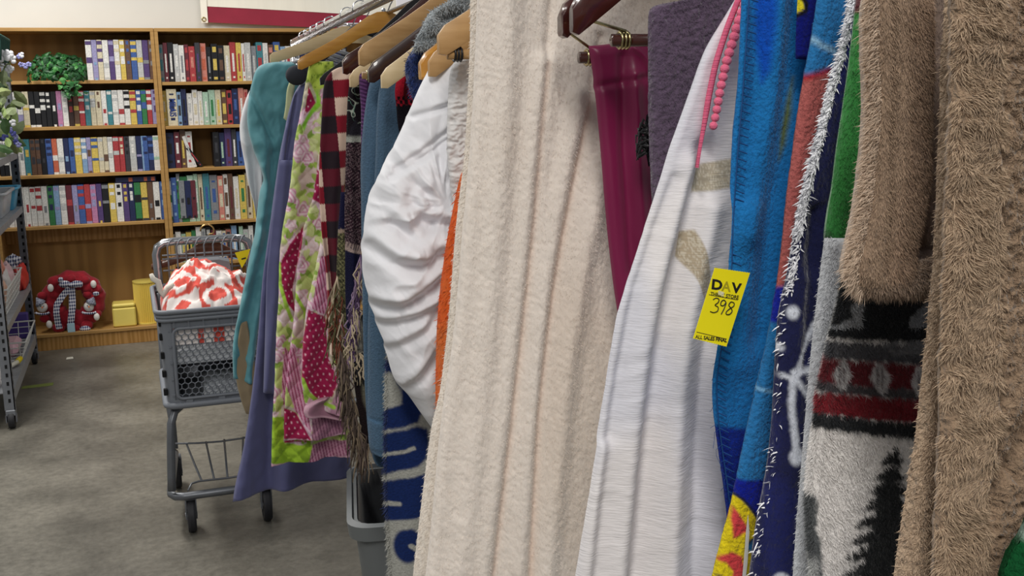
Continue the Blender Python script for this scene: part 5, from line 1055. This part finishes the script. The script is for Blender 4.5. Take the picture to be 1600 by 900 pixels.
# white curtain with pom-pom trim
c = Cloth(.86, [(1168, -30), (1150, -2), (1124, 40), (1100, 82), (1082, 130), (1067, 172), (1055, 205), (1044, 235), (1034, 270), (1024, 302), (1012, 340), (998, 385), (980, 440), (964, 492), (954, 545), (944, 610), (932, 680), (920, 755), (908, 830), (896, 910)], right=[(1185, -30), (1175, 0), (1172, 40), (1168, 82), (1165, 130), (1160, 172), (1158, 205), (1155, 235), (1152, 270), (1150, 302), (1148, 340), (1145, 385), (1142, 440), (1138, 492), (1136, 545), (1136, 610), (1140, 680), (1145, 755), (1150, 830), (1150, 910)], nu=160, nv=360, th=.012, seed=70)
c.base('#dddce4').noise('#e9e4e4', 8, 4, .4, .6)
c.poly([(1086, 258), (1120, 250), (1150, 245), (1150, 290), (1110, 297), (1080, 300)], '#b9ad97', .0012); c.poly([(1060, 362), (1080, 358), (1092, 395), (1103, 430), (1100, 475), (1086, 455), (1072, 425), (1056, 400)], '#b7a78f', .0012)
m = (np.abs(c.C - np.array(lin('#b9ad97'))).sum(2) < .15) | (np.abs(c.C - np.array(lin('#b7a78f'))).sum(2) < .1); c.mix(m * (vn(c.A * 900, c.Z * 900, 4) > .6) * .7, '#d9d0bd')
c.poly([(1138, 0), (1128, 40), (1105, 120), (1094, 200), (1090, 258), (1083, 258), (1086, 190), (1100, 110), (1125, 40)], '#e6c6cf', .006)
for p, w_, d_ in (([(1096, 235), (1078, 300), (1055, 400), (1036, 500), (1020, 610), (1005, 740), (990, 905)], .010, -.012), ([(1075, 260), (1048, 350), (1020, 440), (1000, 540), (985, 660), (960, 905)], .012, .011), ([(1105, 330), (1080, 430), (1062, 520), (1050, 640), (1040, 905)], .013, .012), ([(1120, 460), (1100, 560), (1090, 700), (1085, 905)], .010, -.010), ([(1050, 280), (1020, 360), (990, 450), (965, 580), (940, 740), (920, 920)], .006, -.005), ([(1128, 540), (1118, 650), (1118, 800), (1119, 920)], .008, .007), ([(940, 700), (925, 800), (915, 905)], .009, .008)): c.crease(p, w_, d_)
c.wrinkle(.0010, 22, 40, .1, True).wrinkle(.0002, 90, 240, .05, True, 2); CU = G(c.build('curtain', GAUZE), 'white gauze curtain with pink pom-pom trim and gold patches, yellow tag beside it', 'curtain')
PK = mat('pink_pompom', '#ef6d8e', .9, sheen=.4, bump=.6, bscale=700); PB = mat('pink_braid', '#e8688a', .8, bump=1, bscale=160, bstretch=(.1, .1, 8))
path = catmull([(1164, -8), (1155, 14), (1145, 42), (1136, 72), (1128, 98), (1122, 125), (1117, 150), (1112, 178), (1106, 205), (1100, 228)], 200)
sP = .836; L3 = np.array([P(sP, *az(x, y, sP)) for x, y in path]); d_ = np.r_[0, np.cumsum(np.linalg.norm(np.diff(L3, axis=0), axis=1))]; n = 17
for k, q in enumerate(np.linspace(.003, d_[-1] - .018, n)):
    p = np.array([np.interp(q, d_, L3[:, i]) for i in range(3)]); b = MB(); r0 = .0049 - .0012 * k / n
    b.ball(p - RD * .004 + LD * .002, r0, 10, 8); pp = b.build('pompom', PK, CU, True)
bpath = [(1156, -8), (1147, 14), (1136, 42), (1126, 72), (1118, 98), (1112, 125), (1107, 150), (1102, 180), (1098, 205), (1093, 235), (1089, 262)]
q = catmull(bpath, 90); b = MB(); wd = np.interp(np.arange(90), [0, 60, 89], [.0055, .005, .0012]); v = []
for (x, y), w0 in zip(q, wd): a_, z_ = az(x, y, sP); v += [P(sP, a_ - w0 * .5, z_), P(sP - .003, a_ + w0 * .1, z_), P(sP, a_ + w0 * .7, z_), P(sP + .004, a_, z_)]
b.add(v, [(4 * i + k, 4 * i + (k + 1) % 4, 4 * i + 4 + (k + 1) % 4, 4 * i + 4 + k) for i in range(89) for k in range(4)]); b.build('trim_braid', PB, CU, True, 'pink braid of the trim')
# yellow price tag
sT = .742; q = [np.array(P(sT - dz, *az(x, y, sT - dz))) for x, y, dz in ((1117, 418, .0), (1172, 426, .0), (1135, 542, .01), (1083, 529, .01))]
tg = empty('price_tag', tuple(q[0]), 'yellow paper price tag reading 398 in front of the white curtain', 'tag')
def tp(u, v, o=0.0):                                     # u across, v down, o outwards
    p = (q[0] * (1 - u) + q[1] * u) * (1 - v) + (q[3] * (1 - u) + q[2] * u) * v; return p + tn * o
ex = (q[1] - q[0]); ex /= np.linalg.norm(ex); ey = q[0] - q[3]; ey -= ex * (ex @ ey); ey /= np.linalg.norm(ey); tn = np.cross(ex, ey); W_ = np.linalg.norm(q[1] - q[0]); H_ = np.linalg.norm(q[3] - q[0])
nn = 14; rim = [tp(i / nn / 2 * 1.0, (.006 if i % 2 else 0)) for i in range(2 * nn + 1)] + [tp(1 - i / nn / 2, 1 - (.006 if i % 2 else 0)) for i in range(2 * nn + 1)]
MB().prism(rim, -tn * .0004).build('card', mat('tag_yellow', '#efe10f', .55), tg)
def tm(u, v):
    p = tp(u, v, .00015); return Matrix(((ex[0], ey[0], tn[0], p[0]), (ex[1], ey[1], tn[1], p[1]), (ex[2], ey[2], tn[2], p[2]), (0, 0, 0, 1)))
dn = -ex * 0
text('D', W_ * .34, INK, 'lettering', tg, tm(.20, .235), 1e-4, .0004, 1.22); text('A', W_ * .34, mat('tag_outline', '#a79a17', .6), 'lettering', tg, tm(.47, .235), 1e-4, .0002, 1.05); text('V', W_ * .34, INK, 'lettering', tg, tm(.76, .235), 1e-4, .0004, 1.2)
text('THRIFT STORE', W_ * .125, INK, 'lettering', tg, tm(.50, .355), 1e-4, .00008, .98); text('ALL SALES FINAL', W_ * .125, INK, 'lettering', tg, tm(.5, .945), 1e-4, .00012, .95)
for v0, u0, u1 in ((.375 + .0, .06, .90), (.90, .04, .94)): MB().prism([tp(u0, v0, .0001), tp(u1, v0, .0001), tp(u1, v0 + .008, .0001), tp(u0, v0 + .008, .0001)], tn * .0001).build('rule_line', INK, tg)
def hand(pts):
    pp = [(1070 + x / 5.625, 400 + y / 5.625) for x, y in pts]; res = []
    for x, y in catmull(pp, 40):
        d = ray(x, y); t = ((q[0] - CAM) @ tn) / (d @ tn); res.append(CAM + d * t + tn * .0002)
    MB().tube(res, .00042, 5).build('handwriting', INK, tg)
hand([(247, 384), (272, 370), (298, 380), (292, 408), (264, 432), (292, 450), (286, 484), (252, 497), (222, 488)])
hand([(362, 408), (345, 388), (322, 398), (314, 430), (338, 436), (362, 408), (345, 460), (318, 512)])
hand([(432, 412), (405, 404), (385, 432), (402, 455), (415, 484), (392, 512), (364, 512), (364, 490), (395, 462), (428, 440), (434, 414)])
MB().prism([tp(.28, .30, .0003), tp(.45, .31, .0003), tp(.47, .37, .0003), tp(.30, .355, .0003)], tn * .0002).build('torn_patch', mat('torn_paper', '#d8d2a0', .7), tg, label='torn pale patch')
MB().tube([tp(.4, .33, .001), tp(.42, .34, -.006)], .0006, 5).build('tag_pin', WIREW, tg)
# blue fleece
BL = '#1f74b6'
c = Cloth(.775, [(1166, -40), (1162, 0), (1158, 60), (1152, 150), (1146, 220), (1141, 290), (1137, 360), (1135, 420), (1128, 480), (1119, 545), (1113, 590), (1114, 640), (1120, 690), (1128, 745), (1135, 800), (1140, 860), (1142, 910)], right=[(1300, -40), (1295, 0), (1290, 60), (1285, 150), (1280, 220), (1275, 290), (1270, 360), (1265, 420), (1260, 480), (1252, 545), (1246, 590), (1240, 640), (1234, 690), (1228, 745), (1222, 800), (1216, 860), (1210, 910)], nu=140, nv=320, th=.01, seed=71)
c.base(BL); c.poly([(1100, 662), (1220, 672), (1220, 920), (1100, 920)], '#122a86', .003); c.poly([(1182, -40), (1206, -40), (1203, 40), (1196, 110), (1186, 130), (1180, 60)], '#1150b8', .004)
c.poly([(1240, 120), (1236, 180), (1228, 225), (1218, 250), (1222, 200), (1232, 150)], '#5f6a2c', .004)
c.crease([(1180, -40), (1182, 60), (1182, 130), (1168, 200), (1160, 300)], .011, -.008).crease([(1215, -40), (1205, 80), (1190, 180), (1170, 270), (1158, 360)], .013, .008).crease([(1240, 0), (1232, 120), (1222, 260), (1205, 330), (1195, 420), (1185, 520)], .013, -.007).crease([(1160, 330), (1156, 450), (1150, 560)], .016, .006)
c.wrinkle(.0006, 240, 300, 0, True, 2); FB = G(c.build('fleece_blanket', FLEECE), 'bright blue fleece blanket with blanket-stitched edge behind the yellow tag'); c.fur(12000, .0012, .0003, HAIR, droop=.2)
b = MB(); ed = catmull([(1162, 0), (1158, 60), (1152, 150), (1146, 220), (1141, 290), (1137, 360), (1135, 420), (1128, 480), (1119, 545), (1113, 590), (1114, 640), (1120, 690), (1128, 745), (1135, 800)], 66)
st = [P(.767, *az(x + .5, y, .775)) for x, y in ed]; b.tube(st, .0006, 4)
for i in range(0, 65): x, y = ed[i]; b.tube([st[i], P(.764, *az(x + 12, y + 5, .775))], .0005, 4)
rs = np.random.RandomState(9)
for k in range(9):
    x, y = ed[44 + k * 2]; p = P(.766, *az(x, y, .775)); b.tube([p, p + np.array([-.003, 0, -.003]) + rs.randn(3) * .001, p + np.array([-.003, 0, -.008]) + rs.randn(3) * .002, p + np.array([-.006, 0, -.012]) + rs.randn(3) * .002], .0002, 4)
o = b.build('edge_stitching', mat('navy_thread', '#12457e', .8), FB); o['kind'] = 'stuff'
# printed blue, red and yellow fleece
CH = '#2a74ae'
c = Cloth(.725, [(1282, -40), (1275, 0), (1266, 60), (1254, 120), (1244, 180), (1236, 240), (1228, 300), (1222, 360), (1215, 420), (1206, 475), (1196, 530), (1182, 590), (1168, 650), (1156, 705), (1146, 755), (1136, 800), (1124, 845), (1108, 910)], right=[(1400, -40), (1390, 0), (1380, 60), (1365, 120), (1350, 180), (1335, 240), (1320, 300), (1310, 360), (1300, 420), (1290, 475), (1282, 530), (1272, 590), (1262, 650), (1252, 705), (1245, 755), (1238, 800), (1230, 845), (1222, 910)], nu=100, nv=400, th=.012, seed=72)
c.base(CH); pc = (1330, 20)
c.line([(1262, 58), (1275, 72), (1295, 80), (1320, 82)], .0035, '#8fb6cf', .003)
c.poly([(1230, 132), (1250, 122), (1275, 116), (1310, 105), (1300, 200), (1270, 300), (1240, 420), (1212, 466), (1195, 466)], '#b0605c', .0015); c.line([(1235, 128), (1255, 121), (1290, 110)], .004, '#a01a26', .003)
c.poly([(1205, 450), (1260, 420), (1260, 497), (1185, 503)], '#16259a', .002); c.line([(1170, 603), (1195, 607), (1225, 604)], .0025, '#7fb0d2', .002)
c.poly([(1120, 745), (1250, 742), (1250, 800), (1120, 800)], '#12208f', .002)
c.poly([(1142, 768), (1152, 775), (1168, 794), (1180, 815), (1178, 832), (1164, 838), (1155, 850), (1168, 858), (1170, 880), (1166, 915), (1080, 915), (1110, 845)], '#dfc91f', .0015); c.line([(1142, 768), (1153, 775), (1169, 794), (1181, 815), (1179, 832), (1164, 839), (1156, 849)], .0022, '#13163f', .001)
c.poly([(1140, 787), (1162, 822), (1137, 835), (1136, 805)], '#cf4448', .0015); c.poly([(1122, 862), (1135, 855), (1150, 862), (1155, 885), (1150, 915), (1130, 915), (1136, 885), (1126, 872), (1116, 872)], '#cf4448', .0015); c.disc((1117, 895), .0018, '#13163f')
c.pleats(.9, .001, .004, 1).wrinkle(.0009, 260, 340, 0, True, 2); PB_ = G(c.build('printed_blanket', FLEECE), 'blue fleece with salmon, yellow and red printed shapes, next to the bright blue blanket'); c.fur(14000, .0012, .0003, HAIR, droop=.2)
q1 = [P(.712, *az(x, y, .712)) for x, y in ((1169, 805), (1171, 832), (1168, 880), (1165, 905), (1160, 905), (1164, 860), (1166, 832))]; MB().prism(q1, RD * .0006).build('care_label', WIREW, PB_, label='white care label')
c = Cloth(.75, [(1248, -40), (1246, 0), (1244, 40), (1243, 70), (1243, 92)], right=[(1290, -40), (1285, 0), (1280, 40), (1275, 70), (1270, 95)], nu=24, nv=40, th=.008); c.base('#10186e').poly([(1238, -10), (1250, 0), (1253, 14), (1242, 22)], '#e0cf2a', .001, .0); c.line([(1247, -5), (1256, 6), (1255, 18), (1242, 26)], .003, '#16140f', .001); c.build('upper_fold', FLEECE, PB_, label='royal blue fold with a yellow mark')
# navy snowflake sherpa
c = Cloth(.685, [(1330, -20), (1318, 50), (1308, 90), (1296, 130), (1284, 180), (1270, 235), (1256, 290), (1245, 340), (1237, 390), (1226, 440), (1216, 490), (1211, 545), (1208, 600), (1205, 660), (1199, 720), (1190, 775), (1180, 830), (1170, 910)], right=[(1400, -20), (1395, 50), (1390, 90), (1385, 130), (1375, 180), (1365, 235), (1355, 290), (1348, 340), (1342, 390), (1336, 440), (1330, 490), (1325, 545), (1320, 600), (1312, 660), (1305, 720), (1298, 775), (1290, 830), (1284, 910)], nu=100, nv=400, th=.014, seed=73)
NVY = '#10195a'
c.base(NVY).noise('#0c1244', 20, 8, .45, .6); SN = '#e0e4ee'; k_ = dict(soft=.002, jag=.0008)
c.line([(1228, 588), (1245, 545), (1272, 488)], .0050, SN, **k_).line([(1228, 576), (1262, 573)], .0044, SN, **k_).line([(1231, 588), (1258, 625)], .0044, SN, **k_).line([(1227, 585), (1224, 625), (1228, 670), (1231, 700)], .005, SN, **k_).line([(1228, 588), (1214, 582)], .0036, SN, **k_)
c.disc((1231, 706), .0055, SN, .002, .007).disc((1229, 485), .0040, SN, .002, .005).disc((1209, 897), .0062, SN, .002, .006).disc((1212, 540), .0028, SN)
c.crease([(1255, 440), (1240, 560), (1235, 700), (1220, 905)], .012, .006).crease([(1268, 330), (1258, 440), (1250, 560)], .006, -.006).wrinkle(.0004, 300, 300, 0, True, 2)
SB = G(c.build('sherpa_blanket', PLUSH), 'navy plush blanket with white snowflake print and shaggy white sherpa edge'); c.fur(12000, .0014, .0003, HAIR, droop=.4)
m = np.where(c.V < .40, 1., np.where(c.V < .5, .35, .04)); c.fur(2600, .0042, .0011, HAIR, 'sherpa_edge', mask=m, edge=6, tint='#f2f2f6', droop=.35, spread=.7, cvar=.12)
# green plush
c = Cloth(.65, [(1334, -20), (1330, 15), (1326, 60), (1321, 110), (1314, 170), (1306, 230), (1300, 285), (1294, 330), (1290, 362), (1289, 385)], right=[(1420, -20), (1418, 15), (1415, 60), (1410, 110), (1405, 170), (1400, 230), (1395, 285), (1390, 330), (1380, 390), (1370, 420)], nu=80, nv=220, th=.016, seed=74)
c.base('#2f7f37'); c.poly([(1320, -30), (1345, -30), (1340, 18), (1325, 22)], '#5a2028', .002, .001)
m = smooth01((c.A - np.interp(c.V, [0, .2, .5, .8, 1], [az(1338, 0, .65)[0], az(1332, 80, .65)[0], az(1334, 200, .65)[0], az(1328, 300, .65)[0], az(1318, 380, .65)[0]])) / .012); c.noise('#16301c', 70, 45, .40, .56, mask=m); c.poly([(1286, 358), (1296, 375), (1312, 395), (1330, 400), (1330, 440), (1290, 440)], '#1a221c', .003, .002)
c.crease([(1340, 0), (1335, 150), (1325, 300)], .01, .006); G(c.build('plush_blanket', PLUSH, bot=1), 'green plush blanket with dark mottled print beside the tan faux fur'); c.fur(16000, .0018, .0004, HAIR, droop=.4)
# nordic forest blanket
c = Cloth(.63, [(1288, 372), (1283, 410), (1277, 460), (1270, 520), (1264, 580), (1259, 640), (1254, 700), (1249, 760), (1244, 820), (1238, 910)], right=[(1400, 372), (1400, 410), (1395, 460), (1390, 520), (1385, 580), (1380, 640), (1376, 700), (1372, 760), (1370, 820), (1368, 910)], nu=40, nv=200, th=.012, seed=75)
c.base('#ccced2').noise('#8d9096', 60, 40, .5, .65, mask=(c.V < .15)); NB = G(c.build('forest_blanket', PLUSH), 'white plush blanket with grey and red bands and a black pine tree'); c.fur(5000, .0018, .0004, HAIR, 'edge_pile', edge=6, droop=.3)
c = Cloth(.605, [(1314, 425), (1309, 460), (1302, 495), (1294, 525), (1288, 558), (1281, 592), (1276, 620), (1274, 655), (1268, 690), (1263, 730), (1257, 770), (1256, 820), (1258, 860), (1260, 910)], right=[(1490, 410), (1490, 450), (1490, 490), (1490, 525), (1490, 560), (1490, 595), (1490, 625), (1490, 665), (1490, 695), (1490, 735), (1490, 775), (1490, 825), (1490, 865), (1490, 910)], nu=160, nv=400, th=.014, seed=76)
W2 = '#e0dcd9'; k_ = dict(soft=.0015, jag=.0018, js=350); c.base(W2)
c.poly([(1280, 400), (1500, 400), (1500, 532), (1380, 530), (1290, 524)], '#16191d', **k_); c.noise('#9b9da0', 55, 55, .55, .62, mask=(c.A < az(1352, 470, .605)[0]) * (c.Z > az(1330, 508, .605)[1])); c.noise('#8d8f93', 50, 50, .56, .62, seed=8, mask=(c.A > az(1412, 470, .605)[0]) * (c.Z > az(1430, 508, .605)[1]))
c.poly([(1280, 528), (1360, 533), (1500, 540), (1500, 568), (1360, 562), (1280, 556)], '#55555a', **k_); c.noise('#77777a', 60, 60, .5, .6, mask=(c.Z < az(1350, 534, .605)[1]) * (c.Z > az(1350, 556, .605)[1]))
c.poly([(1280, 556), (1360, 562), (1500, 568), (1500, 608), (1360, 604), (1270, 596)], '#6d1a24', **k_); c.poly([(1270, 592), (1360, 600), (1500, 606), (1500, 622), (1360, 617), (1270, 609)], '#4c484c', **k_)
c.poly([(1268, 608), (1360, 616), (1500, 622), (1500, 658), (1360, 652), (1266, 642)], '#7d1220', **k_); c.poly([(1266, 640), (1360, 652), (1500, 658), (1500, 682), (1360, 676), (1264, 664)], '#1b1e22', **k_)
for x, y in ((1310, 583), (1367, 588), (1426, 593)):
    c.poly([(x - 16, y - 2), (x - 6, y - 24), (x + 4, y - 24), (x + 15, y), (x + 4, y + 24), (x - 6, y + 20)], '#c9c6c6', .0015, .001, 300)
    for dx in (-4, 3): c.line([(x + dx, y - 16), (x + dx - 1, y + 12)], .0012, '#5b4a4c', .001)
TR = '#0f1214'
tree = [(1398, 690)]; yy = 690; side = []
for k in range(9):
    y0 = 706 + k * 25; w0 = 9 + k * 8.6; side.append((w0 + 5, y0 + 12)); side.append((w0 * .5, y0 + 16))
c.poly([(1388, 688)] + [(1385 - w0 - (y - 690) * .06, y) for w0, y in side] + [(1350, 930), (1450, 930)] + [(1385 + w0, y) for w0, y in side[::-1]], TR, soft=.002, jag=.0035, js=420)
c.poly([(1258, 765), (1268, 775), (1264, 820), (1272, 850), (1270, 910), (1252, 910), (1250, 770)], '#55585a', **k_); c.disc((1260, 880), .003, '#b9bab9', .002, .008)
c.pleats(.8, .001, .005, 2).wrinkle(.001, 60, 40); c.build('printed_face', PLUSH, NB, top=.004, label='knit-patterned printed face'); c.fur(46000, .0022, .0004, HAIR, droop=.5, cvar=.08); c.fur(3500, .003, .0004, HAIR, 'edge_pile', edge=4, droop=.2)
# tan faux fur throw
FT = '#9c846e'
c = Cloth(.555, [(1400, -30), (1400, 60), (1400, 150), (1395, 240), (1390, 320), (1385, 390), (1385, 430), (1385, 458)], right=[(1550, -30), (1550, 60), (1550, 150), (1550, 240), (1550, 320), (1550, 390), (1550, 430), (1550, 462)], nu=60, nv=160, th=.02, seed=77)
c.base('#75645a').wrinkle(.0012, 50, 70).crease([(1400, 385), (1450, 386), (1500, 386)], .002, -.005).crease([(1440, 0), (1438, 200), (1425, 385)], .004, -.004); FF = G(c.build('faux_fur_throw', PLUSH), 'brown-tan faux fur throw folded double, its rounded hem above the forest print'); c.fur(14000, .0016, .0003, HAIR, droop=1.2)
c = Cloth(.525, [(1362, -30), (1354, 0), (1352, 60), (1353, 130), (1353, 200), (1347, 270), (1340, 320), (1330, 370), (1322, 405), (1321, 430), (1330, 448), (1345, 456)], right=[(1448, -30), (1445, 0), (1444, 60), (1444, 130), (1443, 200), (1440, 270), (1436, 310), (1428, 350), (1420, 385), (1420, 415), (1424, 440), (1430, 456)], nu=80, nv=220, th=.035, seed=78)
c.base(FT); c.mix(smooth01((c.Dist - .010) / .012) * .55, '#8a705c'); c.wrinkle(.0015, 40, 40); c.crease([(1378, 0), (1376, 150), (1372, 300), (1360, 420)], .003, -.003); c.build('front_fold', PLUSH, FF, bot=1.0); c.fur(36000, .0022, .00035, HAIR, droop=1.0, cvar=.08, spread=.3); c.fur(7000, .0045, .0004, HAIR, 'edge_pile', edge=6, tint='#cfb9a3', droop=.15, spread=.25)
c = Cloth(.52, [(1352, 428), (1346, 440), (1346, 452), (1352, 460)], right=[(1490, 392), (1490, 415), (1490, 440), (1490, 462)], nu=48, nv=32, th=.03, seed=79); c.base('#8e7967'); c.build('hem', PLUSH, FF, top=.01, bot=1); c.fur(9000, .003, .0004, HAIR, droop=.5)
# tan sherpa
ST = '#988069'
c = Cloth(.485, [(1476, -30), (1472, 60), (1468, 150), (1465, 240), (1461, 330), (1456, 420), (1449, 500), (1441, 580), (1432, 660), (1420, 740), (1408, 820), (1393, 915)], W=.06, nu=36, nv=200, th=.016, seed=80)
c.base('#b59e86').wrinkle(.001, 60, 60); SH = G(c.build('sherpa_throw', FUZZ), 'large tan curly sherpa throw nearest the camera at the right edge'); c.fur(16000, .0022, .0004, HAIR, 'edge_pile', edge=12, droop=.2, spread=.6)
c = Cloth(.462, [(1480, -30), (1477, 60), (1476, 150), (1473, 240), (1470, 330), (1466, 420), (1464, 500), (1462, 580), (1460, 660), (1457, 740), (1453, 820), (1450, 915)], right=[(1700, -30), (1700, 60), (1700, 150), (1700, 240), (1700, 330), (1700, 420), (1700, 500), (1700, 580), (1700, 660), (1700, 740), (1700, 820), (1700, 915)], nu=130, nv=420, th=.014, seed=81)
c.base(ST); a_s = np.interp(-c.Z, [-z for _, z in c.px([(1548, -30), (1548, 250), (1548, 480), (1545, 640), (1530, 800), (1522, 915)])], [a for a, _ in c.px([(1548, -30), (1548, 250), (1548, 480), (1545, 640), (1530, 800), (1522, 915)])])
band = smooth01((a_s - c.A) / .001); c.D += band * .004; c.crease([(1549, -30), (1549, 250), (1549, 480), (1546, 640), (1531, 800), (1523, 915)], .0018, -.006)
c.D += (1 - band) * (1 - np.abs(2 * fbm(c.A * 170, c.Z * 170, 4, 2) - 1) * 2) * .0022; c.D += band * (fbm(c.A * 60, c.Z * 160, 6, 3) - .5) * .006
c.crease([(1600, 640), (1580, 700), (1545, 760), (1535, 800)], .006, -.008).crease([(1600, 560), (1570, 620), (1550, 650)], .008, .004); c.mix((1 - band) * smooth01((fbm(c.A * 170, c.Z * 170, 4, 2) - .5) * 5) * .4, '#8d755f'); c.build('front_layer', FUZZ, SH)
c.fur(34000, .0036, .00035, HAIR, 'border_pile', mask=band, droop=.45, cvar=.1, spread=.25, curl=1.4, tint='#b59d83', dirv=-LD * .5); c.fur(40000, .0016, .0003, HAIR, 'curly_pile', mask=1 - band, droop=.2, cvar=.12, spread=.8, curl=1)
# green knit corner
c = Cloth(.42, [(1625, 780), (1608, 812), (1592, 845), (1578, 870), (1568, 890), (1562, 915)], right=[(1700, 780), (1700, 812), (1700, 845), (1700, 870), (1700, 890), (1700, 915)], nu=60, nv=60, th=.02, seed=82)
c.base('#0f4a26'); c.D += np.abs(np.sin(c.Dist * 900)) * .0014 + np.abs(np.sin(c.Z * 800 + np.floor(c.Dist * 900 / np.pi) * 1.57)) * .001; c.disc((1600, 828), .004, '#9fb3a6', .003)
G(c.build('knit_throw', WOVEN), 'dark green knitted corner at the bottom right of the photo')
